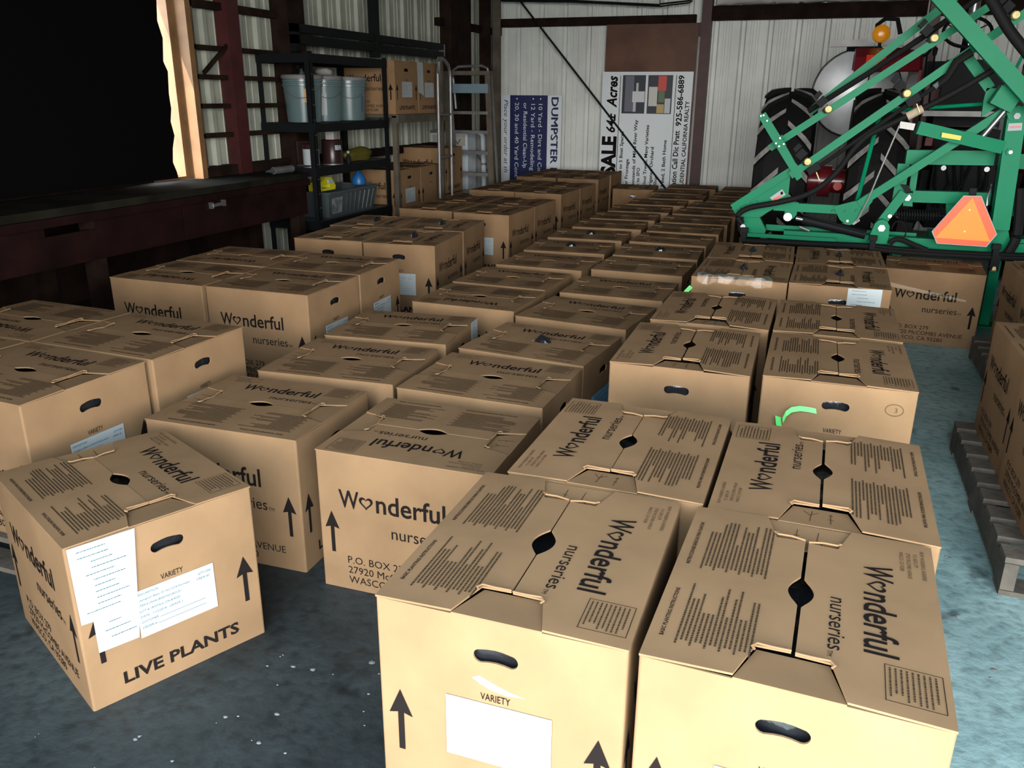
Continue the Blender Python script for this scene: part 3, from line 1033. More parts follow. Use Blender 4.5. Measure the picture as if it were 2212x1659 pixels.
# ------------------------------------------------------------------ pallets
def pallet(cx, cy, lx, ly, label, rz=0.0, along='x'):
    root = empty('wooden_pallet', (cx, cy, 0.0006), label, 'pallet', 'wooden pallets under the boxes', rz)
    n = 9
    pitch = (ly - 0.09) / (n - 1)
    db = MB().box((0, 0, 0), (lx, 0.09, 0.018)).mesh('deck_board', WOODP)
    for i in range(n):
        o = put('deck_board', db, root, (0, -ly / 2 + 0.045 + pitch * i, PZ - 0.0095))
        o.rotation_euler.z = R(random.uniform(-0.3, 0.3))
    st = MB().box((0, 0, 0), (0.038, ly, 0.09)).mesh('stringer', WOODP)
    for s_ in (-1, 0, 1):
        put('stringer', st, root, (s_ * (lx / 2 - 0.02), 0, 0.018 + 0.046))
    bb = MB().box((0, 0, 0), (lx, 0.09, 0.016)).mesh('bottom_board', WOODP)
    for s_ in (-1, 0, 1):
        put('bottom_board', bb, root, (0, s_ * (ly / 2 - 0.045), 0.0085))
    return root


pallet(-0.185, 1.67, 1.0, 1.14, 'pallet under the four boxes nearest the camera')
pallet(-0.125, 3.20, 1.0, 1.16, 'pallet under the boxes around the one with green tape')
pallet(-0.095, 4.71, 1.0, 1.16, 'pallet under the boxes in front of the green implement')
pallet(-2.60, 2.08, 1.14, 1.0, 'pallet under the near left boxes')
pallet(-2.655, 3.53, 1.14, 1.0, 'pallet under the boxes with two Wonderful fronts')
pallet(-2.64, 4.97, 1.02, 1.16, 'pallet under the third group of boxes along the workbench', R(5.5))
pallet(-2.63, 6.45, 1.0, 1.16, 'pallet under the boxes beside the black shelf unit')
pallet(-2.675, 7.96, 1.0, 1.16, 'pallet under the boxes beside the ladder')
pallet(-2.765, 9.46, 1.0, 1.16, 'pallet under the boxes below the two signs')
pallet(1.17, 3.15, 1.04, 1.19, 'slatted pallet at the right edge beside the bare floor')
pallet(1.42, 4.70, 1.0, 1.14, 'pallet under the boxes right of the orange triangle')

# floor crumbs
mb = MB()
rn = random.Random(21)
for i in range(95):
    if i < 70:
        cx, cy = rn.uniform(-2.0, -0.7), rn.uniform(0.9, 1.75)
    else:
        cx, cy = rn.uniform(0.41, 0.61), rn.uniform(1.2, 3.6)
    if math.hypot(cx + 1.661, cy - 1.52) < 0.42:
        continue
    r_ = rn.choice((0.002, 0.003, 0.004, 0.006, 0.009)) * rn.uniform(0.7, 1.2)
    n = 6
    vs = [(cx + r_ * rn.uniform(0.6, 1.3) * math.cos(6.283 * k / n), cy + r_ * rn.uniform(0.5, 1.1) * math.sin(6.283 * k / n), 0.0012) for k in range(n)] + [(cx, cy, 0.003)]
    mb.add(vs, [(k, (k + 1) % n, n) for k in range(n)])
mb.build('floor_crumbs', mat('pale_crumbs', (0.22, 0.23, 0.22), 0.8), label='pale crumbs and flakes scattered on the concrete floor', cat='debris', kind='stuff')

# ------------------------------------------------------------------ boards and signs on the back wall
MB().plate([(-2.655, 0.02), (-1.555, 0.02), (-1.555, 2.235), (-2.64, 2.235)], (0, 10.465, 0), (1, 0, 0), (0, 0, 1), 0.014).build(
    'plywood_sheet', PLY, label='reddish brown plywood sheet against the back wall above the sale sign', cat='plywood sheet')

sg = empty('sale_sign', (-2.115, 10.44, 0.01), 'white sale sign on its side reading SALE 64 Acres', 'sign')
SX, SZ, SW_ = -2.655, 1.71, 1.09
MB().b2((-SW_ / 2, 0, 0), (SW_ / 2, 0.012, SZ - 0.01)).build('board', SIGNW, sg)
def sp(u, z):      # sign face point: u across (0..1), z height above the floor
    return V((-SW_ / 2 + u * SW_, -0.0015, z - 0.01))
ux, uy = V((0, 0, 1)), V((-1, 0, 0))
mb = MB()
def line_(t, u, z_end, cap_, bold=0.0, shear=0.0, width=None, z0=None):
    if z0 is not None:
        mb.text(t, sp(u, z0), ux, uy, cap=cap_, width=z_end - z0, bold=bold, shear=shear)
    else:
        mb.text(t, sp(u, z_end), ux, uy, cap=cap_, width=width, align='r', bold=bold, shear=shear)
line_('SALE', 0.182, 0.965, 0.165, 0.045, z0=0.50)
mb.build('headline', INK, sg)
mb = MB()
line_('64\u00b1', 0.165, 1.235, 0.105, 0.03, 0.25, z0=1.01)
mb.build('headline', INK, sg)
mb = MB()
line_('Acres', 0.170, 1.665, 0.115, 0.03, 0.25, z0=1.30)
mb.build('headline', INK, sg)
mb = MB()
for t, u, ze, wd in (('Dock - 4 to 5 Boat Spaces', 0.268, 1.025, 0.70), ('River Frontage', 0.342, 0.70, 0.40), ('Thousands of Miles River Way', 0.42, 1.165, 0.83),
                     ('Close to SFO', 0.476, 0.60, 0.33), ("Walnut Tree's, Many Varieties", 0.552, 1.105, 0.80), ('Irrigated Orchard', 0.62, 0.85, 0.50),
                     ('Shop', 0.675, 0.52, 0.13), ('3 Bed, 2 Bath Home', 0.757, 0.935, 0.56)):
    mb = MB()
    line_(t, u, ze, 0.038, 0.022, width=wd)
    mb.build('list_line', INK, sg)
mb = MB()
line_('For Information Call Dic Pratt', 0.893, 1.045, 0.060, 0.022, width=0.99)
mb.build('contact_line', INK, sg)
mb = MB()
line_('925-586-6889', 0.905, 1.67, 0.064, 0.024, z0=1.10)
mb.build('contact_line', INK, sg)
mb = MB()
line_('PRUDENTIAL CALIFORNIA REALTY', 0.977, 1.385, 0.046, 0.02, width=1.05)
mb.build('contact_line', INK, sg)
for u in (0.205, 0.820):
    mb = MB(); rect(mb, sp(u - 0.003, 0.05), V((1, 0, 0)), V((0, 0, 1)), 0, 0, 0.007, 1.62); mb.build('rule', INK, sg)
def photo(u0, u1, z0, z1, quads):
    a, b = sp(u0, z0), sp(u1, z1)
    mb = MB(); mb.b2((a.x, -0.003, a.z), (b.x, -0.0005, b.z))
    ph = mb.build('photograph', mat('photo_ground', (0.03, 0.035, 0.05), 0.4), sg)
    w_, h_ = b.x - a.x, b.z - a.z
    for k, (c, x0, y0, x1, y1) in enumerate(quads):
        mb = MB(); rect(mb, V((a.x, -0.0034 - 0.0001 * k, a.z)), V((1, 0, 0)), V((0, 0, 1)), x0 * w_, y0 * h_, x1 * w_, y1 * h_)
        mb.build('photo_patch', mat('photo_tone', c, 0.4), ph)
photo(0.232, 0.488, 1.235, 1.672, [((0.16, 0.17, 0.21), 0.12, 0.05, 0.5, 0.98), ((0.75, 0.78, 0.78), 0.45, 0.3, 0.98, 0.58), ((0.6, 0.6, 0.62), 0.5, 0.05, 0.62, 0.3), ((0.6, 0.62, 0.62), 0.6, 0.58, 0.7, 0.8)])
photo(0.515, 0.785, 1.235, 1.672, [((0.7, 0.68, 0.64), 0.05, 0.2, 0.4, 0.7), ((0.7, 0.08, 0.06), 0.42, 0.6, 0.75, 0.98), ((0.12, 0.2, 0.1), 0.45, 0.3, 0.7, 0.6), ((0.55, 0.42, 0.15), 0.4, 0.02, 0.7, 0.25), ((0.6, 0.65, 0.66), 0.72, 0.02, 0.95, 0.4)])

dg_ = empty('dumpster_sign', (-3.585, 10.46, 0.01), 'navy and white dumpster rental sign turned on its side', 'sign')
DW = 0.82
MB().b2((-DW / 2, 0, 0), (DW / 2, 0.012, 1.425)).build('board', SIGNW, dg_)
MB().b2((-DW / 2 + 0.163 * DW, -0.001, 0), (-DW / 2 + 0.775 * DW, 0, 1.425)).build('navy_band', NAVY, dg_)
ux, uy = V((0, 0, -1)), V((1, 0, 0))
def dp(u, z):
    return V((-DW / 2 + u * DW, -0.0022, z - 0.01))
mb = MB(); [mb.text('DUMPSTER RE', dp(0.835, 1.405) + V((0.003 * k_, -0.0001 * k_, 0.005 * k_)), ux, uy, cap=0.088, width=1.02) for k_ in (0, 1, 2)]; mb.build('headline', NAVY, dg_)
mb = MB()
for t, u, z, wd in (('\u2022 10 Yard - Dirt and Conc', 0.63, 1.405, 0.98), ('\u2022 12 Yard - Remodeling C', 0.51, 1.405, 0.98), ('or Residential Clean-Up', 0.385, 1.345, 0.80), ('\u2022 20, 30 and 40 Yard Cont', 0.245, 1.405, 0.98)):
    mb = MB()
    mb.text(t, dp(u, z), ux, uy, cap=0.052, width=wd)
    mb.build('list_line', SIGNW, dg_)
mb = MB(); mb.text('Place your order at th', dp(0.065, 1.38), ux, uy, cap=0.055, width=0.90, shear=0.25); mb.build('slogan', NAVY, dg_)

mb = MB().tube([(-3.99, 10.36, 2.53), (-3.0, 10.36, 2.49), (-2.0, 10.36, 2.42)], 0.016, 8).tube([(-2.0, 10.36, 2.435), (-1.66, 10.36, 2.46), (-1.62, 10.36, 2.49)], 0.01, 6).tube([(-2.0, 10.36, 2.41), (-1.66, 10.36, 2.44), (-1.63, 10.36, 2.46)], 0.008, 6)
mb.tube([(-2.0, 10.36, 2.43), (-2.0, 10.36, 3.0)], 0.005, 5).tube([(-3.0, 10.36, 2.49), (-3.02, 10.36, 3.1)], 0.006, 5)
mb.build('hanging_pipe', BLK, label='black pipe with a forked end hanging high on the back wall', cat='pipe')

# plastic wrapped roll on the girt
bm = bmesh.new()
bmesh.ops.create_grid(bm, x_segments=60, y_segments=16, size=0.5)
rn = random.Random(9)
for v_ in bm.verts:
    t = (v_.co.y + 0.5) * 2 * math.pi
    r_ = 0.075 + rn.uniform(-0.012, 0.012)
    v_.co = V((-0.28 + v_.co.x * 2.16, 10.51 + r_ * math.cos(t), 2.495 + r_ * math.sin(t)))
me = bpy.data.meshes.new('wrapped_roll'); bm.to_mesh(me); bm.free(); me.materials.append(mat('milky_plastic', (0.62, 0.60, 0.56), 0.3, spec=0.6))
smooth_mesh(me, 70)
put('wrapped_roll', me, label='long plastic wrapped roll lying on the girt of the back wall', cat='roll')

# ------------------------------------------------------------------ workbench
wbn = empty('workbench', (-3.94, 2.5, 0), 'long dark workbench with red-brown drawers along the left wall', 'workbench')
MB().b2((-0.245, -3.0, 0.82), (0.26, 3.04, 0.862)).build('bench_top', BENCHT, wbn)
MB().b2((0.235, -3.0, 0.775), (0.275, 3.04, 0.818)).build('top_rail', DRAWER, wbn)
mb = MB(); mb.plate([(-3.0, 0.56), (0.92, 0.56), (0.92, 0.77), (-3.0, 0.77)], (0.25, 0, 0), (0, 1, 0), (0, 0, 1), 0.02, [[(0.93 - 0.93 + 0.93, 0.0)]] if False else ())
mb = MB(); mb.plate([(-1.2, 0.56), (1.66, 0.56), (1.66, 0.772), (0.99, 0.772), (0.99, 0.725), (0.66, 0.725), (0.66, 0.772), (-1.2, 0.772)], (0.25, 0, 0), (0, 1, 0), (0, 0, 1), 0.02)
mb.build('drawer', DRAWER, wbn)
mb = MB(); mb.plate([(-3.0, 0.56), (-1.21, 0.56), (-1.21, 0.772), (-3.0, 0.772)], (0.25, 0, 0), (0, 1, 0), (0, 0, 1), 0.02); mb.build('drawer', DRAWER, wbn)
mb = MB(); mb.plate([(1.68, 0.56), (3.02, 0.56), (3.02, 0.772), (1.68, 0.772)], (0.25, 0, 0), (0, 1, 0), (0, 0, 1), 0.02)
dr = mb.build('drawer', DRAWER, wbn)
mb = MB().bar((0.275, 1.92, 0.745), (0.275, 2.04, 0.75), 0.012, 0.02).box((0.262, 1.92, 0.745), (0.03, 0.018, 0.04)).box((0.262, 2.04, 0.75), (0.03, 0.018, 0.04))
mb.build('pull_handle', CHROME, dr, label='worn metal pull handle')
for yy in (-2.9, -0.9, 1.0, 2.95):
    for xx in (-0.2, 0.2):
        MB().box((xx, yy, 0.41), (0.08, 0.08, 0.82)).build('leg', DWOOD, wbn)
MB().b2((-0.24, -2.9, 0.2), (0.2, 2.95, 0.225)).build('lower_shelf', DWOOD, wbn)
MB().b2((-0.24, -2.98, 0.01), (-0.225, 3.04, 0.82)).build('shade_panel', DWOOD, wbn)  # added dark panel, stands in for the shade under the bench

# ------------------------------------------------------------------ black shelf unit and what stands on it
su = empty('shelf_unit', (-3.93, 6.285, 0), 'black steel shelf unit holding grey buckets at the end of the workbench', 'shelf unit')
for sx_ in (-1, 1):
    for sy_ in (-1, 1):
        mb = MB()
        px, py = sx_ * 0.235, sy_ * 0.60
        mb.b2((px, py - sy_ * 0.0, 0), (px - sx_ * 0.045, py - sy_ * 0.003, 1.73)).b2((px, py, 0), (px - sx_ * 0.003, py - sy_ * 0.045, 1.73))
        po = mb.build('post', BLK, su)
        if sx_ == 1 and sy_ == -1:
            mb = MB()
            for k in range(14):
                for q in (0.015, 0.032):
                    mb.disc((px + 0.001, py - sy_ * q, 0.25 + 0.11 * k), (1, 0, 0), 0.005, 0.0015, 8)
            mb.build('rivet_slots', GREYP, po, kind='stuff')
for z in (0.47, 0.885, 1.215, 1.715):
    mb = MB()
    for sy_ in (-1, 1):
        mb.b2((-0.235, sy_ * 0.605, z - 0.065), (0.235, sy_ * 0.59, z))
    for sx_ in (-1, 1):
        mb.b2((sx_ * 0.24, -0.60, z - 0.065), (sx_ * 0.225, 0.60, z))
    mb.build('shelf_beam', BLK, su)
    MB().b2((-0.225, -0.59, z - 0.02), (0.225, 0.59, z - 0.004)).build('shelf_board', GREYP, su)


def bucket(x_, y_, label, rz, lidm):
    b = empty('plastic_bucket', (x_, y_, 1.2165), label, 'bucket', 'grey buckets on the black shelf', rz)
    MB().lathe([(0.001, 0.0), (0.125, 0.0), (0.13, 0.004), (0.146, 0.27), (0.153, 0.272), (0.153, 0.285), (0.148, 0.287), (0.149, 0.30), (0.156, 0.302), (0.156, 0.315), (0.15, 0.317), (0.15, 0.335)], (0, 0, 0), (0, 0, 1), 32).build('pail', BUCK, b, True)
    MB().lathe([(0.159, 0.322), (0.161, 0.345), (0.153, 0.352), (0.145, 0.344), (0.001, 0.344)], (0, 0, 0), (0, 0, 1), 32).build('lid', lidm, b, True)
    pts = [V((0.156 * math.cos(t), 0.156 * math.sin(t), 0.28 - 0.10 * math.sin((t - 3.6) / 3.14159 * math.pi) ** 2)) for t in [3.6 + 3.14159 * i / 12 for i in range(13)]]
    MB().tube(pts, 0.0022, 5).build('wire_handle', ALU, b)
    return b


def curved_label(b, t0, t1, z0, z1, m, lab):
    mb = MB(); vs = []
    for i in range(7):
        t = t0 + (t1 - t0) * i / 6
        for z in (z0, z1):
            r_ = 0.1305 + 0.016 * (z - 0.004) / 0.266 + 0.001
            vs.append((r_ * math.cos(t), r_ * math.sin(t), z))
    mb.add(vs, [(2 * i, 2 * i + 2, 2 * i + 3, 2 * i + 1) for i in range(6)])
    return mb.build('paper_label', m, b, label=lab)


LIDM = mat('dusty_lid', (0.17, 0.17, 0.17), 0.6)
b1 = bucket(-3.90, 5.885, 'grey bucket with a tan sticker, nearest the workbench on the shelf', 0, LIDM)
curved_label(b1, -0.95, -0.70, 0.15, 0.25, mat('tan_sticker', (0.62, 0.42, 0.22), 0.6), 'tan sticker')
b2 = bucket(-3.93, 6.225, 'middle grey bucket with a white label on the black shelf', 0.4, LIDM)
curved_label(b2, -1.9, -1.25, 0.05, 0.22, PAPER, 'white paper label')
b3 = bucket(-3.90, 6.575, 'grey bucket with dark lettering, third from the workbench', 0.2, LIDM)
curved_label(b3, -0.45, -0.22, 0.07, 0.20, mat('dark_lettering_patch', (0.07, 0.10, 0.13), 0.5), 'dark printed patch')
bm = bmesh.new(); bmesh.ops.create_icosphere(bm, subdivisions=2, radius=0.055)
rn = random.Random(4)
for v_ in bm.verts:
    v_.co = V((v_.co.x * 1.25, v_.co.y * 1.2, max(-0.03, v_.co.z * 0.7))) * rn.uniform(0.85, 1.15)
me = bpy.data.meshes.new('rag'); bm.to_mesh(me); bm.free(); me.materials.append(mat('grey_rag', (0.30, 0.29, 0.27), 0.9)); smooth_mesh(me, 50)
put('rag', me, loc=(-3.90, 6.20, 1.598), label='crumpled grey rag on the lid of the middle bucket', cat='rag')
tr = empty('spray_head', (-3.93, 5.93, 1.5645), 'dark spray head standing on the lid of the bucket nearest the bench', 'spray head')
MB().lathe([(0.001, 0), (0.022, 0), (0.022, 0.03), (0.012, 0.035), (0.012, 0.05), (0.001, 0.05)], (0, 0, 0), (0, 0, 1), 12).build('cap', GREYP, tr)
MB().b2((-0.015, -0.05, 0.05), (0.015, 0.03, 0.075)).build('nozzle', BLK, tr)
MB().bar((0, -0.03, 0.05), (0, -0.045, 0.015), 0.012, 0.008).build('trigger', BLK, tr)


def can(name, p, r_, h, m, label, cat='paint can', group=None):
    c = empty(name, p, label, cat, group)
    MB().lathe([(0.001, 0), (r_, 0), (r_ + 0.003, 0.004), (r_, 0.009), (r_, h - 0.01), (r_ + 0.003, h - 0.004), (r_ - 0.002, h), (r_ - 0.012, h - 0.008), (0.001, h - 0.008)], (0, 0, 0), (0, 0, 1), 28).build('tin', m, c, True)
    MB().lathe([(r_ + 0.0035, 0.0), (r_ + 0.0035, 0.008)], (0, 0, 0), (0, 0, 1), 28).build('bottom_rim', ALU, c, True)
    return c


zc = 0.8825
c1 = can('paint_can', (-3.815, 6.12, zc), 0.084, 0.195, CANB, 'dark paint can with a white brand panel reading BEHR')
mb = MB(); vs = []
for i in range(7):
    t = -0.75 + 0.75 * i / 6
    for z in (0.105, 0.165):
        vs.append((0.0855 * math.cos(t), 0.0855 * math.sin(t), z))
mb.add(vs, [(2 * i, 2 * i + 2, 2 * i + 3, 2 * i + 1) for i in range(6)])
mb.build('brand_panel', BLK, c1)
mb = MB()
mb.text('BEHR', (0, 0, 0), (1, 0, 0), (0, 1, 0), cap=0.034, width=0.062, bold=0.05)
mb.v = [(0.0868 * math.cos(-0.74 + x_ / 0.086), 0.0868 * math.sin(-0.74 + x_ / 0.086), 0.119 + y_) for x_, y_, z_ in mb.v]
mb.build('lettering', PAPER, c1)
can('paint_can', (-3.945, 5.95, zc), 0.084, 0.195, CANB, 'plain dark paint can behind the corner post of the shelf')
c3 = can('paint_can', (-3.80, 5.785, zc), 0.062, 0.18, CANB, 'small can with a pale label, nearest the workbench on the shelf')
mb = MB().lathe([(0.0635, 0.02), (0.0635, 0.14)], (0, 0, 0), (0, 0, 1), 20); mb.build('paper_label', PAPER, c3, True)
wb_ = empty('folded_paper_bag', (-3.82, 6.13, zc + 0.1965), 'pale folded bag lying on top of the lettered paint can', 'bag')
MB().box((0, 0, 0.04), (0.07, 0.085, 0.08), rz=0.2).build('bag_body', mat('pale_grey_bag', (0.36, 0.35, 0.32), 0.8), wb_)
MB().box((0, 0, 0.087), (0.05, 0.09, 0.015), rz=0.25).build('folded_top', mat('pale_grey_bag_fold', (0.42, 0.41, 0.38), 0.8), wb_)


def lump(name, p, d, m, label, cat, seed):
    bm = bmesh.new(); bmesh.ops.create_icosphere(bm, subdivisions=3, radius=0.5)
    rn = random.Random(seed)
    ph = [rn.uniform(0, 6) for _ in range(6)]
    for v_ in bm.verts:
        c = v_.co.copy()
        k = 1 + 0.12 * math.sin(5 * c.x * 2 + ph[0]) + 0.10 * math.sin(9 * c.y + ph[1]) + 0.07 * math.sin(13 * c.z + ph[2])
        v_.co = V((c.x * d[0] * k, c.y * d[1] * k, max(-0.32, c.z) * d[2] * k))
    mn = min(v_.co.z for v_ in bm.verts)
    for v_ in bm.verts:
        v_.co.z -= mn
    me = bpy.data.meshes.new(name); bm.to_mesh(me); bm.free(); me.materials.append(m); smooth_mesh(me, 60)
    return put(name, me, loc=p, label=label, cat=cat)


lump('cloth_bundle', (-3.83, 6.52, zc), (0.16, 0.42, 0.13), DYEL, 'olive yellow cloth bundle lying on the shelf beside the paint cans', 'bundle', 2)
gn = empty('caulking_gun', (-3.76, 5.75, 0.864), 'old grey caulking gun lying on the bench end below the buckets', 'caulking gun')
gn.location = (-3.80, 5.40, 0.8635)
MB().tube([(0, -0.12, 0.03), (0.01, 0.10, 0.03)], 0.026, 12).build('barrel', ALU, gn)
MB().tube([(0, -0.21, 0.03), (0, -0.12, 0.03)], [0.004, 0.02], 8).build('nozzle', GREYP, gn)
MB().tube([(0.01, 0.10, 0.03), (0.02, 0.19, 0.012)], 0.007, 6).build('handle', BLK, gn)
bt = empty('small_bottle', (-3.75, 6.26, zc), 'small dark bottle with a pale cap in front of the cloth bundle', 'bottle')
MB().lathe([(0.001, 0), (0.02, 0), (0.02, 0.05), (0.009, 0.065), (0.009, 0.08), (0.001, 0.08)], (0, 0, 0), (0, 0, 1), 12).build('flask', BLK, bt, True)
MB().lathe([(0.001, 0.08), (0.011, 0.08), (0.011, 0.1), (0.001, 0.1)], (0, 0, 0), (0, 0, 1), 10).build('cap', PAPER, bt, True)

zt = 0.4675
tt = empty('storage_tote', (-3.91, 6.29, zt), 'dark ribbed storage tote with a pale label on the lowest shelf', 'tote')
mb = MB()
w0, w1, l0, l1, h = 0.15, 0.18, 0.36, 0.40, 0.20
vs = [(-w0, -l0, 0), (w0, -l0, 0), (w0, l0, 0), (-w0, l0, 0), (-w1, -l1, h), (w1, -l1, h), (w1, l1, h), (-w1, l1, h)]
mb.add(vs, [(3, 2, 1, 0), (0, 1, 5, 4), (1, 2, 6, 5), (2, 3, 7, 6), (3, 0, 4, 7)])
mb.build('tub', GREYP, tt)
mb = MB()
for a, b in (((-w1, -l1), (w1, -l1)), ((w1, -l1), (w1, l1)), ((w1, l1), (-w1, l1)), ((-w1, l1), (-w1, -l1))):
    mb.bar((a[0], a[1], h), (b[0], b[1], h), 0.02, 0.02)
mb.build('rim', GREYP, tt)
for k in range(7):
    yy = -0.12 + 0.075 * k
    MB().bar((w0 + 0.002, yy * 0.92, 0.02), (w1 + 0.001, yy, h - 0.02), 0.012, 0.008).build('rib', GREYP, tt)
mb = MB(); mb.add([(w0 + 0.008, -0.33, 0.03), (w0 + 0.008, -0.18, 0.03), (w1 + 0.002, -0.19, 0.16), (w1 + 0.002, -0.36, 0.16)], [(0, 1, 2, 3)]); mb.build('paper_label', mat('smeared_label', (0.06, 0.075, 0.08), 0.4, col2=(0.35, 0.38, 0.38), scale=14), tt)
yj = empty('yellow_tool_case', (-3.87, 6.03, zt + 0.2125), 'bright yellow power tool case on top of the dark tote', 'tool case')
mb = MB(); mb.plate([(-0.13, 0), (0.11, 0), (0.12, 0.03), (0.06, 0.10), (-0.02, 0.11), (-0.06, 0.085), (-0.13, 0.07)], (0.05, 0, 0), (0, 1, 0), (0, 0, 1), 0.1, [[(-0.09, 0.02), (0.03, 0.02), (0.03, 0.055), (-0.09, 0.05)]])
mb.build('shell', mat('bright_yellow', (0.62, 0.60, 0.02), 0.4), yj)
MB().box((0.055, 0.03, 0.07), (0.01, 0.06, 0.03)).build('clasp', PAPER, yj)
rl = empty('paper_roll', (-4.02, 6.10, zt + 0.2125), 'pale paper roll standing behind the yellow tool case', 'roll')
MB().lathe([(0.02, 0), (0.055, 0), (0.055, 0.13), (0.02, 0.13), (0.02, 0)], (0, 0, 0), (0, 0, 1), 16).build('paper', mat('dull_white_roll', (0.5, 0.48, 0.43), 0.8), rl, True)
MB().lathe([(0.02, 0.0), (0.02, 0.135), (0.017, 0.135), (0.017, 0.0)], (0, 0, 0), (0, 0, 1), 12).build('core', CARD, rl, True)
bb_ = empty('blue_bottle', (-3.85, 6.58, zt + 0.2125), 'blue plastic bottle on the dark tote', 'bottle')
MB().lathe([(0.001, 0), (0.06, 0), (0.065, 0.04), (0.03, 0.10), (0.018, 0.115), (0.018, 0.13), (0.001, 0.13)], (0, 0, 0), (0, 0, 1), 16).build('flask', BLUEP, bb_, True)
MB().lathe([(0.001, 0.13), (0.02, 0.13), (0.02, 0.155), (0.001, 0.155)], (0, 0, 0), (0, 0, 1), 12).build('cap', mat('light_blue_cap', (0.03, 0.25, 0.5), 0.4), bb_, True)

# ------------------------------------------------------------------ rack with boxes beyond the shelf unit
rk = empty('timber_rack', (-3.91, 7.41, 0), 'timber rack with two boxes on its upper shelf beyond the buckets', 'rack')
for sx_ in (-1, 1):
    for sy_ in (-1, 1):
        MB().b2((sx_ * 0.24, sy_ * 0.472, 0), (sx_ * 0.285, sy_ * 0.51, 1.25 if sx_ < 0 or sy_ < 0 else 1.78)).build('leg', GREYW, rk)
for z in (0.325, 1.265):
    MB().b2((-0.285, -0.51, z - 0.03), (0.285, 0.51, z - 0.004)).build('shelf_board', GREYW, rk)
    MB().b2((0.286, -0.51, z - 0.075), (0.306, 0.51, z - 0.005)).build('edge_rail', GREYW, rk)
g13 = 'boxes on the timber rack'
carton('V1', 'L', -3.925, 7.177, 0, 0, 0, 'rack box behind the buckets with lettering on its side', g13, labs='+', z=1.262)
carton('V2', 'L', -3.925, 7.642, 0, 0, 0, 'rack box with a long packing slip hanging at its corner', g13, labs='+', z=1.262)
paper_on(BOXES['V2'], [(0.0, 0.19), (0.11, 0.16), (0.10, 0.452), (-0.02, 0.452)], V((BL / 2 + 0.004, -BW / 2, 0)), V((0, 1, 0)), V((0, 0, 1)), 'packing_slip', PAPER, 'long white packing slip', 9)
carton('V3', 'L', -3.925, 7.177, 0, 0, 0, 'box on the low shelf of the rack with a pale label', g13, labs='+', z=0.322)
carton('V4', 'L', -3.925, 7.642, 0, 0, 0, 'box on the low shelf of the rack, without a label in view', g13, z=0.322)
carton('V5', 'L', -3.915, 8.175, 0, 0, 0, 'lower box of the stack beside the rack', 'boxes stacked beside the rack')
carton('V6', 'L', -3.915, 8.175, 0, 0, 0, 'upper box of the stack beside the rack, under the ladder', 'boxes stacked beside the rack', z=0.466)

# ladders, appliance and timbers in the corner
ld = empty('step_ladder', (-3.58, 8.50, 0), 'aluminium step ladder with a wide blue-grey step standing before the corner', 'ladder')
def lrel(u, v, y=8.50):
    return at(u, v, y) - V((-3.58, 8.50, 0))
for a, b in (((962, 158), (975, 400)), ((1054, 160), (1062, 388))):
    p, q = lrel(*a), lrel(*b)
    d = (q - p) * (1 / (p.z - q.z))
    q = p + d * (p.z - 0.002)
    MB().bar(p, q, 0.03, 0.06, (1, 0, 0)).build('rail', GREYW, ld)
    p2 = V((p.x, 0.09, p.z)); q2 = V((q.x, 0.215, 0.012))
    MB().bar(p2, q2, 0.03, 0.02, (1, 0, 0)).build('rear_leg', ALU, ld)
p, q = lrel(957, 158), lrel(1060, 160)
MB().b2((p.x, -0.04, p.z - 0.02), (q.x, 0.10, p.z + 0.02)).build('top_cap', GREYW, ld)
for k, (yv, hh, m) in enumerate(((191, 0.045, mat('blue_grey_step', (0.16, 0.24, 0.28), 0.5)), (243, 0.015, ALU), (284, 0.015, ALU), (328, 0.018, ALU), (374, 0.018, ALU), (412, 0.018, ALU), (446, 0.018, ALU))):
    p, q = lrel(978 if k else 980, yv), lrel(1056, yv + 2)
    MB().b2((p.x, -0.03, p.z - hh), (q.x, 0.05, p.z + hh)).build('step', m, ld)
hp = [lrel(u, v, 8.62) for u, v in ((985, 235), (979, 170), (978, 152), (990, 144), (1040, 142), (1053, 148), (1056, 165))]
MB().tube(hp, 0.014, 8).build('hand_rail', ALU, ld)

hl = empty('hand_truck', (-3.56, 7.94, 0), 'grey tubular hand truck standing in front of the timber rack', 'hand truck')
MB().tube([V((0.0, 0.0, 0.1)), V((0.0, 0.0, 1.60)), V((0, -0.04, 1.70)), V((0, -0.14, 1.75)), V((0, -0.20, 1.76)), V((0, -0.26, 1.72)), V((0, -0.29, 1.62)), V((0, -0.29, 0.1))], 0.017, 8).build('tube_frame', ALU, hl)
for z in (0.35, 0.85, 1.25):
    MB().tube([(0, 0, z), (0, -0.29, z)], 0.012, 8).build('cross_bar', ALU, hl)
for yy in (-0.05, -0.245):
    MB().lathe([(0.03, -0.02), (0.085, -0.02), (0.09, -0.01), (0.09, 0.01), (0.085, 0.02), (0.03, 0.02)], (0.06, yy, 0.091), (0, 1, 0), 18).build('wheel', RUB, hl, True)
MB().b2((0.0, -0.29, 0.002), (0.16, 0, 0.012)).build('toe_plate', ALU, hl)
MB().bar((0.06, -0.03, 0.09), (0.06, -0.26, 0.09), 0.02, 0.02).build('axle', ALU, hl)

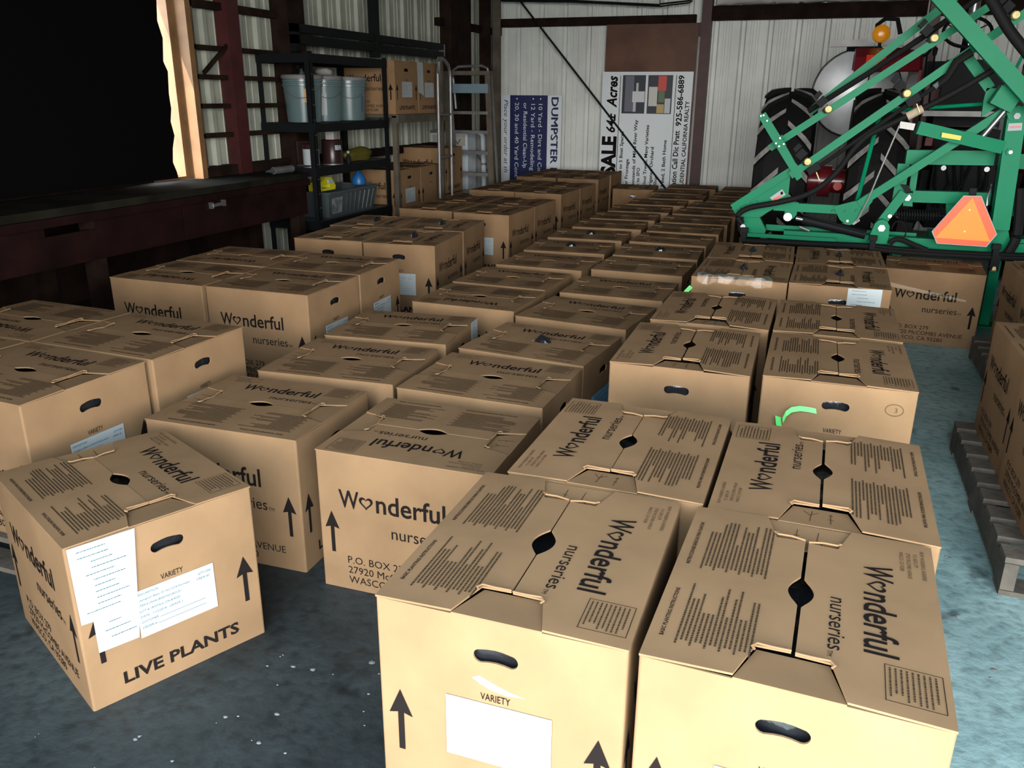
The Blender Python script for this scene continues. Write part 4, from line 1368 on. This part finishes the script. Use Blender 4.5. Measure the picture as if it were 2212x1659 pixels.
ap = empty('white_heater', (-3.95, 8.88, 0), 'white enamel heater cabinet standing behind the step ladder', 'heater')
MB().b2((-0.235, -0.10, 0.0), (0.21, 0.13, 1.03)).build('cabinet', WHITEA, ap)
MB().b2((-0.24, -0.108, 1.03), (0.215, 0.135, 1.06)).build('top_trim', ALU, ap)
MB().b2((-0.21, -0.112, 0.90), (0.18, -0.10, 1.01)).build('control_panel', mat('tan_grey_panel', (0.36, 0.35, 0.30), 0.5), ap)
MB().tube([(0.05, -0.115, 0.98), (0.10, -0.118, 0.92), (0.13, -0.118, 0.97)], 0.005, 5).build('wire', BLK, ap)
wp = empty('white_flue_pipe', (-3.62, 8.96, 0), 'bent white flue pipe standing beside the heater cabinet', 'pipe')
MB().tube([(-0.06, 0, 1.03), (-0.03, 0, 1.04), (-0.01, 0, 0.99), (0.0, 0, 0.6), (0.01, 0, 0.002)], 0.028, 12).build('bent_tube', WHITEA, wp, True)
for z in (0.35, 0.7):
    MB().lathe([(0.030, -0.012), (0.033, 0), (0.030, 0.012)], (0.008 - z * 0.012, 0, z), (0, 0, 1), 14).build('joint_ring', ALU, wp, True)
pn = empty('grey_panel', (-3.72, 9.045, 0), 'grey sheet metal panel leaning behind the white flue pipe', 'panel')
MB().b2((-0.10, 0, 0), (0.12, 0.015, 1.04)).build('sheet', ALU, pn)
MB().bar((-0.09, -0.01, 0.9), (0.11, -0.01, 0.62), 0.02, 0.012).build('strap', GREYP, pn)
for k, (x0, x1, wd, m, lab) in enumerate(((-4.05, -4.09, 0.14, DWOOD, 'dark plank leaning in the corner, nearest the left wall'), (-3.93, -3.97, 0.10, GREYW, 'grey brown plank leaning in the corner beside the dumpster sign'),
                                          (-4.0, -4.02, 0.06, DWOOD, 'narrow dark batten leaning in the corner behind the planks'))):
    yb = 10.10 + 0.08 * k
    o = empty('leaning_plank', ((x0), yb, 0), lab, 'plank', 'planks leaning in the far left corner')
    MB().bar((0, 0, 0.002), (x1 - x0 - 0.02, 0.12, 3.4), wd, 0.03, (0, 1, 0)).build('plank_body', m, o)

# rails of the loft that cross the left wall
lf = empty('loft_rail', (-4.0, 7.3, 0), 'black double rail with a post crossing the left wall above the boxes', 'rail')
MB().b2((-0.03, -1.36, 1.885), (0.03, 1.42, 1.945)).build('rail_bar', BLK, lf)
MB().b2((-0.03, -1.36, 1.80), (0.03, 1.42, 1.865)).build('rail_bar', BLK, lf)
MB().b2((-0.035, -0.09, 1.75), (0.035, -0.01, 4.29)).build('hanger_post', BLK, lf)
MB().b2((-0.033, 1.40, 1.82), (0.033, 1.425, 1.94)).build('end_cap', ALU, lf)
MB().b2((-0.03, -1.36, 1.74), (0.03, -1.30, 1.95)).build('end_bracket', BLK, lf)

# ------------------------------------------------------------------ tractor
tk = empty('tractor', (1.02, 7.80, 0), 'dark red tractor with dual rear tyres parked behind the green implement', 'tractor')
TR_, TW = 0.755, 0.43


def tyre_mesh():
    mb = MB()
    w_ = TW / 2
    mb.lathe([(0.40, -w_ * 0.80), (0.50, -w_ * 0.98), (0.62, -w_), (0.69, -w_ * 0.92), (0.718, -w_ * 0.6), (0.724, 0), (0.718, w_ * 0.6), (0.69, w_ * 0.92), (0.62, w_), (0.50, w_ * 0.98), (0.40, w_ * 0.80)], (0, 0, 0), (1, 0, 0), 48)
    n = 18
    for s_ in (-1, 1):
        for i in range(n):
            ph = 2 * math.pi * (i + (0.5 if s_ > 0 else 0)) / n
            secs = []
            for k in range(5):
                t = k / 4
                lat = s_ * (0.015 + (w_ - 0.02) * t)
                a = ph + 0.26 * t
                rt = 0.755 - 0.012 * t * t - (0.03 if k == 4 else 0)
                hw_ = 0.024 + 0.005 * t
                secs.append((lat, a, rt, hw_))
            vs = []
            for lat, a, rt, hw_ in secs:
                for rr, sg in ((0.70, -1.5), (rt, -1), (rt, 1), (0.70, 1.5)):
                    aa = a + sg * hw_ / 0.75
                    vs.append((lat, -rr * math.sin(aa), rr * math.cos(aa)))
            fs, fl = [], []
            for k in range(4):
                for j in range(3):
                    q = (4 * k + j, 4 * k + j + 1, 4 * k + 4 + j + 1, 4 * k + 4 + j)
                    (fl if j == 1 else fs).append(q)
            fs += [(0, 1, 2, 3), (19, 18, 17, 16)]
            mb.cur = 0
            base = len(mb.v)
            mb.add(vs, fs)
            mb.cur = 1
            mb.f += [tuple(i_ + base for i_ in q) for q in fl]
            mb.m += [1] * len(fl)
            mb.cur = 0
    return mb.mesh('tyre', [RUB, LUGD])


TY = tyre_mesh()
RIM = MB().lathe([(0.42, -0.17), (0.40, -0.15), (0.36, -0.05), (0.16, 0.02), (0.14, 0.05), (0.001, 0.05)], (0, 0, 0), (1, 0, 0), 32).lathe([(0.36, -0.05), (0.40, 0.15), (0.42, 0.17)], (0, 0, 0), (1, 0, 0), 32).mesh('rim', REDP)
for xx in (-1.35, -0.645, 0.645, 1.35):
    wv = put('rear_tyre', TY, tk, (xx, 0, TR_))
    put('wheel_rim', RIM, wv)
MB().tube([(-1.35, 0, TR_), (-0.50, 0, TR_)], 0.10, 20).tube([(-1.06, 0, TR_), (-0.96, 0, TR_)], 0.135, 20).build('axle_hub', REDP, tk, True)
MB().tube([(0.5, 0, TR_), (1.35, 0, TR_)], 0.10, 20).build('axle_hub', REDP, tk, True)
MB().lathe([(0.001, -0.02), (0.035, -0.02), (0.035, 0.02), (0.001, 0.02)], (-0.90, -0.12, TR_ - 0.03), (0, 1, 0), 12).build('hub_light', REDL, tk)
MB().b2((-0.22, -0.35, 0.45), (0.22, 0.5, 1.05)).build('rear_housing', BLK, tk)
MB().b2((-0.45, -0.12, 0.62), (0.45, 0.12, 0.88)).build('rear_housing', BLK, tk)
MB().b2((-0.20, 0.5, 0.55), (0.20, 2.45, 1.0)).build('engine_block', BLK, tk)
mb = MB(); mb.plate([(0.7, 1.0), (2.45, 0.95), (2.5, 1.3), (2.3, 1.42), (0.7, 1.55)], (0.27, 0, 0), (0, 1, 0), (0, 0, 1), 0.54); mb.build('hood', REDP, tk)
for s_ in (-1, 1):
    mb = MB()
    prof = [(-0.48, 1.63), (-0.42, 1.73), (-0.28, 1.80), (0.25, 1.81), (0.55, 1.70), (0.55, 1.66), (0.25, 1.775), (-0.26, 1.765), (-0.39, 1.70), (-0.45, 1.62)]
    x0 = -0.90 if s_ < 0 else 0.42
    mb.plate(prof, (x0 + 0.48, 0, 0), (0, 1, 0), (0, 0, 1), 0.48)
    mb.plate([(-0.48, 1.63), (-0.42, 1.73), (-0.28, 1.80), (0.25, 1.81), (0.55, 1.70), (0.5, 1.0), (-0.35, 1.0)], (x0 + 0.48 if s_ < 0 else x0 + 0.02, 0, 0), (0, 1, 0), (0, 0, 1), 0.02)
    fd = mb.build('fender', REDP, tk)
    MB().box((x0 + (0.15 if s_ < 0 else 0.33), -0.445, 1.70), (0.14, 0.05, 0.07), rx=R(-30)).build('tail_light', REDL, fd, label='red tail light')
    xb = x0 + 0.17 if s_ < 0 else x0 + 0.31
    MB().tube([(xb, -0.20, 1.80), (xb, -0.20, 1.86)], 0.012, 8).build('light_stalk', BLK, fd)
    MB().lathe([(0.001, -0.035), (0.05, -0.035), (0.066, -0.02), (0.066, 0.02), (0.05, 0.035), (0.02, 0.042), (0.001, 0.042)], (xb, -0.22, 1.905), (0, -1, 0), 20).build('warning_lamp', AMBER, fd, True, label='round amber warning lamp')
MB().b2((-0.24, 0.0, 1.22), (0.24, 0.45, 1.32)).build('seat', BLK, tk)
mb = MB(); mb.plate([(-0.23, 1.32), (0.23, 1.32), (0.21, 1.72), (-0.21, 1.72)], (0, -0.03, 0), (1, 0, 0), (0, 0, 1), 0.07); mb.build('seat_back', BLK, tk)
MB().b2((-0.24, -0.12, 1.03), (0.24, 0.6, 1.2)).build('seat_base', BLK, tk)
st = [V((0.19 * math.cos(t), 0.86 + 0.13 * math.sin(t), 1.98 + 0.13 * math.sin(t))) for t in [2 * math.pi * i / 24 for i in range(25)]]
sw = MB().tube(st, 0.014, 8).build('steering_wheel', BLK, tk, True)
mb = MB()
for t in (0.5, 2.6, 4.7):
    mb.bar((0, 0.86, 1.96), (0.19 * math.cos(t), 0.86 + 0.13 * math.sin(t), 1.98 + 0.13 * math.sin(t)), 0.02, 0.008)
mb.build('spoke', BLK, sw)
MB().tube([(0, 0.86, 1.97), (0, 1.15, 1.3)], 0.025, 8).build('steering_column', BLK, tk)
MB().b2((-0.25, 1.05, 1.2), (0.25, 1.25, 1.75)).build('dashboard', BLK, tk)
MB().tube([(0.10, 1.5, 1.4), (0.10, 1.5, 2.5)], 0.045, 14).build('exhaust_pipe', CHROME, tk, True)
for xx, zz in ((-0.42, 1.82), (-0.34, 1.86), (-0.28, 1.80)):
    lv = MB().tube([(xx + 0.03, 0.35, 1.2), (xx, 0.30, zz)], 0.008, 6).build('lever', BLK, tk)
    MB().lathe([(0.001, -0.04), (0.016, -0.03), (0.02, 0.02), (0.001, 0.035)], (xx, 0.30, zz), (0, 0, 1), 10).build('lever_knob', BLK, lv, True)
MB().lathe([(0.001, -0.02), (0.07, -0.02), (0.085, 0.0), (0.07, 0.05), (0.03, 0.07), (0.001, 0.07)], (-0.44, -0.30, 1.80), (0.25, 1, -0.2), 18).build('work_lamp', BLK, tk, True)
MB().lathe([(0.001, -0.024), (0.068, -0.022)], (-0.44, -0.30, 1.80), (0.25, 1, -0.2), 18).build('lamp_glass', CHROME, tk, True)
for xx in (-0.4, 0.4):
    MB().bar((xx * 0.7, -0.25, 0.55), (xx, -1.15, 0.55), 0.05, 0.07).build('lift_arm', BLK, tk)
    MB().tube([(xx * 0.75, -0.2, 1.05), (xx * 0.9, -0.75, 0.58)], 0.02, 8).build('lift_rod', BLK, tk)
    MB().bar((xx * 0.6, -0.2, 1.05), (xx * 0.75, -0.55, 1.12), 0.05, 0.06).build('rocker_arm', REDP, tk)
MB().tube([(0, -0.3, 1.0), (0, -1.3, 1.15)], 0.025, 10).build('top_link', BLK, tk)
rn = random.Random(17)
for k in range(8):
    xx = -0.2 + 0.06 * k
    MB().tube([(xx, -0.36, 0.95), (xx + rn.uniform(-.05, .05), -0.42, 0.80), (xx + rn.uniform(-.1, .1), -0.38, 0.62)], 0.012, 6).build('hydraulic_line', BLK, tk)
for xx in (-0.15, 0.15):
    for zz in (0.92, 1.0):
        MB().lathe([(0.001, -0.03), (0.02, -0.03), (0.02, 0.03), (0.001, 0.03)], (xx, -0.37, zz), (0, 1, 0), 10).build('coupler', CHROME, tk)
MB().b2((-0.35, -0.30, 1.30), (0.55, -0.28, 1.34)).build('rear_rail', ALU, tk)
FT = 0.62
for xx in (-0.6, 0.6):
    o = put('front_tyre', TY, tk, (xx, 2.1, 0.755 * FT)); o.scale = (FT, FT, FT)
    put('wheel_rim', RIM, o)
MB().tube([(-0.6, 2.1, 0.47), (0.6, 2.1, 0.47)], 0.05, 10).build('front_axle', REDP, tk)
# spray tank saddled beside the engine
tx, tz = -0.83, 1.47
MB().lathe([(0.001, 0.0), (0.30, 0.02), (0.375, 0.05), (0.385, 0.10), (0.385, 1.0), (0.36, 1.05), (0.001, 1.08)], (tx, 0.85, tz), (0, 1, 0), 40).build('spray_tank', TANKM, tk, True)
tkb = MB()
for yy in (0.97, 1.75):
    tkb.lathe([(0.388, -0.025), (0.394, -0.02), (0.394, 0.02), (0.388, 0.025)], (tx, yy, tz), (0, 1, 0), 40)
tkb.build('tank_strap', BLK, tk)
MB().b2((tx - 0.28, 0.84, tz + 0.40), (tx + 0.34, 0.90, tz + 0.46)).build('tank_bar', ALU, tk, label='pale flat bar across the tank top')
MB().tube([(tx + 0.02, 1.0, tz + 0.36), (tx + 0.02, 1.0, tz + 0.435)], 0.15, 20).build('tank_lid', BLK, tk)
MB().tube([(tx + 0.10, 0.87, tz + 0.36), (tx + 0.10, 0.87, tz + 0.58), (tx + 0.16, 0.87, tz + 0.63), (tx + 0.26, 0.87, tz + 0.62), (tx + 0.30, 0.87, tz + 0.5)], 0.02, 8).build('filler_hose', BLK, tk)
MB().tube([(tx + 0.10, 0.845, tz + 0.42), (tx + 0.08, 0.83, tz - 0.05)], 0.006, 5).build('chain', GREYP, tk)
for yy in (1.0, 1.7):
    MB().bar((-0.2, yy, 0.9), (tx, yy, tz - 0.39), 0.08, 0.06).build('tank_bracket', BLK, tk)

# ------------------------------------------------------------------ green boom implement
gi = empty('boom_implement', (0.6, 6.05, 0), 'green folding boom implement with an orange triangle behind the boxes', 'farm implement')
GO = V((0.6, 6.05, 0))
def P4(x_, y_, b=6.05):
    return at(1560 + 0.29475 * x_, 0.29475 * y_, b) - GO
def P5(x_, y_, b=6.05):
    return at(1560 + 0.29475 * x_, 200 + 0.29475 * y_, b) - GO
def gbar(name, p, q, w_, h_, m=GREEN, up=(0, 1, 0), **k):
    return MB().bar(p, q, w_, h_, up).build(name, m, gi, **k)
def gplate(name, pts, b, th, m=GREEN, f=P5, parent=None, **k):
    w3 = [f(x_, y_, b) for x_, y_ in pts]
    mb = MB().plate([(p.x, p.z) for p in w3], (0, w3[0].y, 0), (1, 0, 0), (0, 0, 1), th)
    return mb.build(name, m, parent or gi, **k)
def gtube(name, pts, r, m=RUB, n=8, **k):
    return MB().tube(pts, r, n).build(name, m, gi, True, **k)
def bolt(x_, y_, b, r=0.012, f=P5, m=CHROME):
    p = f(x_, y_, b)
    return MB().disc(p, (0, 1, 0), r, 0.02, 6).build('bolt', m, gi)

# frame
gbar('main_post', P5(2160, 100, 6.0), P5(2028, 1000, 6.0), 0.10, 0.10)
gplate('post_foot_plate', [(1985, 930), (2085, 930), (2120, 1150), (2125, 1185), (1900, 1170), (1700, 1130), (1640, 1080), (1985, 1010)], 6.07, 0.02)
gbar('upper_beam', P5(1345, 470, 6.2), P5(1990, 478, 6.2), 0.09, 0.09)
gbar('upper_beam', P5(2145, 500, 6.2), P5(2420, 515, 6.2), 0.09, 0.09)
gbar('lower_beam', P5(1390, 757, 6.2), P5(1960, 775, 6.2), 0.075, 0.075)
gbar('lower_beam', P5(2090, 790, 6.2), P5(2420, 805, 6.2), 0.075, 0.075)
gbar('frame_leg', P5(1330, 520, 6.16), P5(1285, 790, 6.16), 0.07, 0.05)
gbar('frame_leg', P5(1420, 510, 6.2), P5(1390, 720, 6.2), 0.04, 0.05)
gplate('frame_plate', [(1640, 720), (1760, 730), (1700, 900), (1640, 900)], 6.22, 0.015)
gbar('base_beam', P5(450, 1050, 6.12), P5(2330, 1160, 6.12), 0.085, 0.085)
gbar('base_rail', P5(180, 1040, 6.0), P5(835, 1082, 6.0), 0.025, 0.02)
gbar('base_rail', P5(320, 985, 6.2), P5(1420, 1050, 6.2), 0.04, 0.03)
gbar('base_rail', P5(2060, 1110, 6.2), P5(2400, 1125, 6.2), 0.05, 0.05)
gbar('tilt_link', P5(1150, 970, 6.1), P5(1335, 730, 6.1), 0.06, 0.05)
gplate('pivot_lug', [(1065, 1105), (1085, 1040), (1120, 960), (1145, 938), (1180, 930), (1210, 945), (1228, 980), (1220, 1060), (1205, 1110)], 6.0, 0.05)
bolt(1168, 993, 5.99, 0.024)
bolt(1228, 905, 6.06, 0.014)
bolt(1358, 770, 6.1, 0.022, m=CHROME)
gplate('lug_plate', [(1330, 740), (1395, 735), (1395, 835), (1325, 830)], 6.13, 0.03)
gplate('dark_bracket', [(1310, 675), (1365, 680), (1390, 725), (1345, 735)], 6.1, 0.05, BLK)
# diagonal links
gbar('long_link', P5(1000, 815, 6.0), P5(2075, 130, 6.0), 0.05, 0.05)
gplate('link_gusset', [(815, 835), (1075, 770), (1105, 795), (1040, 870), (985, 945), (945, 970), (900, 965), (860, 930)], 5.99, 0.02)
bolt(918, 940, 5.98, 0.009); bolt(815, 868, 5.98, 0.009, m=GREEN); bolt(900, 872, 5.98, 0.009, m=GREEN); bolt(985, 865, 5.98, 0.009, m=GREEN)
gbar('lower_arm', P5(380, 830, 6.03), P5(840, 855, 6.03), 0.055, 0.055)
gplate('arm_hanger', [(470, 800), (560, 805), (545, 895), (520, 925), (470, 925), (455, 895)], 6.0, 0.04)
MB().lathe([(0.001, -0.03), (0.028, -0.03), (0.028, 0.0), (0.001, 0.0)], P5(482, 908, 6.0), (0, 1, 0), 18).build('pin', CHROME, gi)
gplate('wing_plate', [(70, 850), (215, 735), (505, 570), (480, 790), (270, 915), (110, 907)], 6.0, 0.02)
gbar('wing_flange', P5(75, 845, 5.98), P5(505, 573, 5.98), 0.05, 0.012)
gplate('warning_label', [(350, 770), (440, 708), (466, 750), (375, 802)], 5.995, 0.002, PAPER, label='white sticker with a red stripe')
gplate('label_stripe', [(368, 785), (425, 748), (432, 762), (376, 800)], 5.990, 0.002, RED)
gplate('label_mark', [(425, 735), (440, 722), (448, 740), (434, 752)], 5.990, 0.002, INK)
bolt(190, 805, 5.985, 0.014, m=GREEN); bolt(245, 805, 5.985, 0.014, m=GREEN); bolt(125, 852, 5.985, 0.011, m=GREEN); bolt(245, 742, 5.985, 0.006)
gplate('wing_foot', [(160, 910), (270, 905), (320, 1005), (310, 1045), (200, 1040), (150, 990)], 6.04, 0.05)
bolt(152, 980, 6.0, 0.018)
gplate('clevis_block', [(110, 925), (170, 920), (180, 1010), (120, 1020)], 6.05, 0.06, BLK)
# cylinder
gtube('cylinder_barrel', [P5(590, 930, 6.05), P5(1050, 1040, 6.05)], 0.032, BLK, 16)
gtube('cylinder_rod', [P5(540, 920, 6.05), P5(600, 933, 6.05)], 0.014, CHROME, 12)
gtube('cylinder_line', [P5(590, 893, 6.02), P5(1040, 1025, 6.02)], 0.007, BLK)
gtube('cylinder_fitting', [P5(565, 985, 6.0), P5(640, 1015, 6.0)], 0.01, CHROME)
# tilted beam with cable
gbar('tilt_beam', P5(1432, 255, 5.9), P5(2050, 400, 5.95), 0.075, 0.075)
gplate('yellow_label', [(1612, 292), (1755, 318), (1745, 350), (1606, 328)], 5.85, 0.002, mat('yellow_label', (0.75, 0.62, 0.06), 0.5), label='yellow sticker')
gbar('clevis', P5(1300, 235, 5.9), P5(1408, 252, 5.9), 0.04, 0.03, mat('pale_clevis', (0.62, 0.60, 0.55), 0.5))
gtube('cable', [P5(1300, 240, 5.88), P5(1180, 520, 5.93), P5(1075, 770, 5.95), P5(1000, 920, 5.96), P5(985, 945, 5.96)], 0.0055, mat('steel_cable', (0.35, 0.36, 0.35), 0.4, metal=0.6), 6)
gplate('cable_shoe', [(950, 965), (1000, 915), (1010, 940), (965, 970)], 5.97, 0.01, ALU)
# spring
mb = MB()
sp_ = []
a, b = P5(1285, 895, 6.1), P5(1595, 905, 6.1)
n = 16
for i in range(n * 10 + 1):
    t = i / (n * 10)
    an = 2 * math.pi * n * t
    sp_.append(a + (b - a) * t + V((0, math.cos(an) * 0.035, math.sin(an) * 0.035)))
mb.tube(sp_, 0.006, 6).build('coil_spring', BLK, gi, True)
gtube('spring_rod', [P5(1260, 893, 6.1), P5(1660, 908, 6.1)], 0.012, BLK)
# booms that fold up to the right
gbar('boom_tube', P4(350, 1085, 6.05), P4(2100, -45, 6.05), 0.045, 0.045)
gbar('boom_tube', P4(500, 1285, 5.95), P4(2300, 40, 5.95), 0.048, 0.048)
gbar('boom_tube', P4(640, 820, 6.3), P4(1760, -60, 6.3), 0.05, 0.05)
gplate('cross_plate', [(262, 850), (318, 822), (440, 1020), (592, 1292), (548, 1325), (385, 1060)], 5.92, 0.008, f=P4)
gplate('cross_bracket', [(380, 1040), (430, 1005), (470, 1060), (420, 1100)], 5.905, 0.012, f=P4)
for x_, y_ in ((395, 1050), (425, 1012), (452, 1055), (418, 1072), (285, 850), (305, 845), (330, 885)):
    bolt(x_, y_, 5.90, 0.006, f=P4)
gbar('pale_boom', P4(1560, -60, 5.75), P4(2330, 800, 5.75), 0.085, 0.06, label='widest boom tube, slanting down to the post')
gtube('spray_line', [P4(630, 815, 6.22), P4(1060, 545, 6.2), P4(1510, 245, 6.2), P4(1900, -30, 6.2)], 0.018)
gtube('spray_line', [P4(690, 1235, 5.9), P4(1000, 1020, 5.9), P4(1380, 755, 5.9), P4(1570, 630, 5.9)], 0.013)
gtube('spray_line', [P4(1570, 630, 5.9), P4(1650, 570, 5.88), P4(1720, 450, 5.86), P4(1830, 380, 5.86)], 0.024)
gtube('line_fitting', [P4(1555, 640, 5.89), P4(1590, 610, 5.89)], 0.018, CHROME)
for x_, y_, b in ((780, 800, 6.0), (1555, 280, 6.0), (1355, 685, 5.9), (628, 1185, 5.9), (2150, 112, 5.9)):
    p = P4(x_, y_, b)
    MB().lathe([(0.001, -0.028), (0.020, -0.026), (0.026, -0.01), (0.024, 0.015), (0.015, 0.02)], p, (0, 1, 0), 10).build('spray_nozzle', BRASS, gi, True, label='pale yellow spray nozzle')
    nb = MB().box(p + V((-0.045, 0.03, 0.045)), (0.05, 0.06, 0.06), ry=R(40)).box(p + V((-0.015, 0.03, 0.0)), (0.03, 0.05, 0.05), ry=R(40)).box(p + V((-0.075, 0.03, 0.085)), (0.03, 0.04, 0.05), ry=R(40))
    nb.build('nozzle_clamp', BLK, gi)
for x_, y_ in ((670, 1235), (1400, 735)):
    p = P4(x_, y_, 5.88)
    MB().box(p, (0.08, 0.05, 0.045), ry=R(-35)).build('valve_body', BLK, gi)
    MB().bar(p + V((0.02, -0.03, -0.02)), p + V((0.045, -0.03, -0.07)), 0.008, 0.006).build('valve_lever', BRASS, gi)
# big hose
hs = [(150, 1640), (118, 1600), (130, 1560), (210, 1520), (400, 1485), (580, 1440), (720, 1370), (850, 1250), (960, 1100), (1060, 1000), (1150, 950), (1400, 830), (1700, 680), (2000, 505)]
def crom(pts, k=4):
    o = []
    for i in range(len(pts) - 1):
        p0, p1, p2, p3 = pts[max(i - 1, 0)], pts[i], pts[i + 1], pts[min(i + 2, len(pts) - 1)]
        for j in range(k):
            t = j / k
            o.append(tuple(0.5 * (2 * p1[d] + (p2[d] - p0[d]) * t + (2 * p0[d] - 5 * p1[d] + 4 * p2[d] - p3[d]) * t * t + (3 * p1[d] - p0[d] - 3 * p2[d] + p3[d]) * t ** 3) for d in range(2)))
    o.append(pts[-1])
    return o
gtube('supply_hose', [P4(x_, y_, 5.9) for x_, y_ in crom(hs)], 0.019, RUB, 10)
gtube('hose_collar', [P4(1355, 855, 5.9), P4(1470, 795, 5.9)], 0.026, mat('beige_hose_tape', (0.50, 0.40, 0.28), 0.7), 10, label='beige tape wrap')
hs2 = [(1960, -20), (2020, 80), (2110, 230), (2260, 420)]
gtube('supply_hose', [P4(x_, y_, 5.7) for x_, y_ in crom(hs2)], 0.03, RUB, 10)
hs3 = [(160, 1085), (600, 1105), (1100, 1128), (1290, 1150), (1600, 1172), (2000, 1192), (2320, 1200)]
gtube('base_hose', [P5(x_, y_, 5.97) for x_, y_ in crom(hs3)], 0.020, RUB, 10)
gtube('base_hose', [P5(x_, y_ + 18, 5.95) for x_, y_ in crom(hs3[2:])], 0.016, RUB, 8)
gtube('base_hose', [P5(x_, y_, 5.97) for x_, y_ in crom([(1225, 1110), (1265, 1078), (1320, 1080), (1400, 1115), (1500, 1155)])], 0.017, RUB, 8)
gtube('base_hose', [P5(x_, y_, 6.0) for x_, y_ in crom([(2090, 1185), (2140, 1100), (2170, 1000), (2190, 700)])], 0.03, RUB, 8)
for x_, y_ in ((160, 1055), (1100, 1115), (2000, 1180)):
    p = P5(x_, y_, 5.95)
    MB().box(p + V((0, 0, 0.0)), (0.035, 0.06, 0.06)).box(p + V((0, 0, 0.045)), (0.05, 0.04, 0.03)).build('hose_clamp', BLK, gi)
p = P5(1995, 1245, 5.95)
MB().box(p, (0.05, 0.05, 0.10)).build('nozzle_clamp', BLK, gi)
MB().lathe([(0.001, -0.03), (0.02, -0.028), (0.028, 0.0), (0.02, 0.02)], P5(1990, 1278, 5.95), (0, 0.5, 1), 10).build('spray_nozzle', BRASS, gi, True, label='pale yellow spray nozzle')
# thin stay rods, head of the post
gtube('stay_rod', [P5(990, 790, 6.1), P5(1110, 330, 6.1), P5(1160, 150, 6.1)], 0.014, GREEN)
gtube('stay_rod', [P5(1175, 135, 6.15), P5(1500, 112, 6.15), P5(1905, 85, 6.15)], 0.012, GREEN)
gtube('stay_rod', [P4(2080, 640, 6.1), P4(2170, 470, 6.1), P4(2240, 330, 6.1)], 0.009, GREEN)
gplate('head_gusset', [(1940, 645), (2060, 650), (2045, 760), (1900, 860), (1915, 740)], 5.98, 0.02, f=P4)
mb = MB().box(P4(2070, 725, 5.9), (0.13, 0.12, 0.11), ry=R(25)); mb.build('head_block', GREEN, gi)
gbar('short_link', P4(1800, 430, 6.0), P4(1960, 650, 6.0), 0.06, 0.04)
gplate('post_cap', [(2080, 810), (2180, 770), (2212, 850), (2205, 900), (2100, 880)], 5.94, 0.1, f=P4)
bolt(2160, 850, 5.93, 0.02, f=P4, m=PAPER)
gtube('strut_cylinder', [P4(1910, 1000, 5.96), P4(2070, 815, 5.96)], 0.016, CHROME, 12)
bolt(2105, 1113, 5.94, 0.022, f=P4, m=GREEN); bolt(2112, 1115, 5.925, 0.012, f=P4)
gplate('post_sticker', [(2100, 905), (2200, 900), (2195, 955), (2090, 960)], 5.945, 0.002, PAPER, f=P4, label='white sticker')
gplate('sticker_stripe', [(2110, 925), (2190, 922), (2188, 935), (2108, 940)], 5.941, 0.001, mat('faded_red', (0.6, 0.2, 0.18), 0.5), f=P4)
bolt(2080, 885, 5.98, 0.015); bolt(2000, 925, 5.98, 0.014, m=GREEN)
gtube('chain', [P5(1972, 670, 5.97), P5(1965, 720, 5.97), P5(1945, 775, 5.96), P5(1938, 830, 5.95)], 0.006, CHROME, 6)
gtube('fitting', [P5(2090, 800, 5.98), P5(2083, 950, 5.98)], 0.008, CHROME, 6)
gtube('gauge_line', [P5(x_, y_, 6.0) for x_, y_ in crom([(1240, 1000), (1270, 950), (1320, 950), (1348, 1010), (1335, 1060)])], 0.005, BLK, 6)
gbar('side_arm', P5(2080, 880, 6.1), P5(2400, 850, 6.1), 0.05, 0.03)
# slow vehicle triangle
W3 = [(1770, 755), (1900, 757), (2015, 1040), (1937, 1132), (1572, 1107), (1535, 1018)]
tri = gplate('warning_triangle', W3, 5.90, 0.006, PAPER, label='slow vehicle triangle with a white rim')
cx, cy = sum(p[0] for p in W3) / 6, sum(p[1] for p in W3) / 6
gplate('red_border', [(cx + (x_ - cx) * 0.972, cy + (y_ - cy) * 0.972) for x_, y_ in W3], 5.896, 0.003, RED, parent=tri)
gplate('orange_centre', [(1836, 770), (1964, 1092), (1562, 1063)], 5.892, 0.003, ORF, parent=tri)
for x_, y_ in ((1812, 860), (1777, 1017)):
    MB().disc(P5(x_, y_, 5.888), (0, 1, 0), 0.007, 0.006, 8).build('rivet', BRASS, tri)
gbar('triangle_stem', P5(1790, 1090, 6.0), P5(1840, 700, 6.0), 0.04, 0.02, BLK)
# stands that carry it
for u_ in (700, 1290, 2030):
    p = P5(u_, 1100, 6.12)
    MB().bar((p.x, p.y, p.z), (p.x, p.y, 0.012), 0.06, 0.06, (0, 1, 0)).box((p.x, p.y, 0.006), (0.16, 0.16, 0.01)).build('stand_leg', GREEN, gi)
for u_ in (1560, 2212):
    p = P5(u_, 1110, 6.12)
    MB().bar((p.x, p.y, p.z), (p.x, p.y + 0.28, 0.55), 0.06, 0.06, (1, 0, 0)).build('hitch_arm', GREEN, gi)
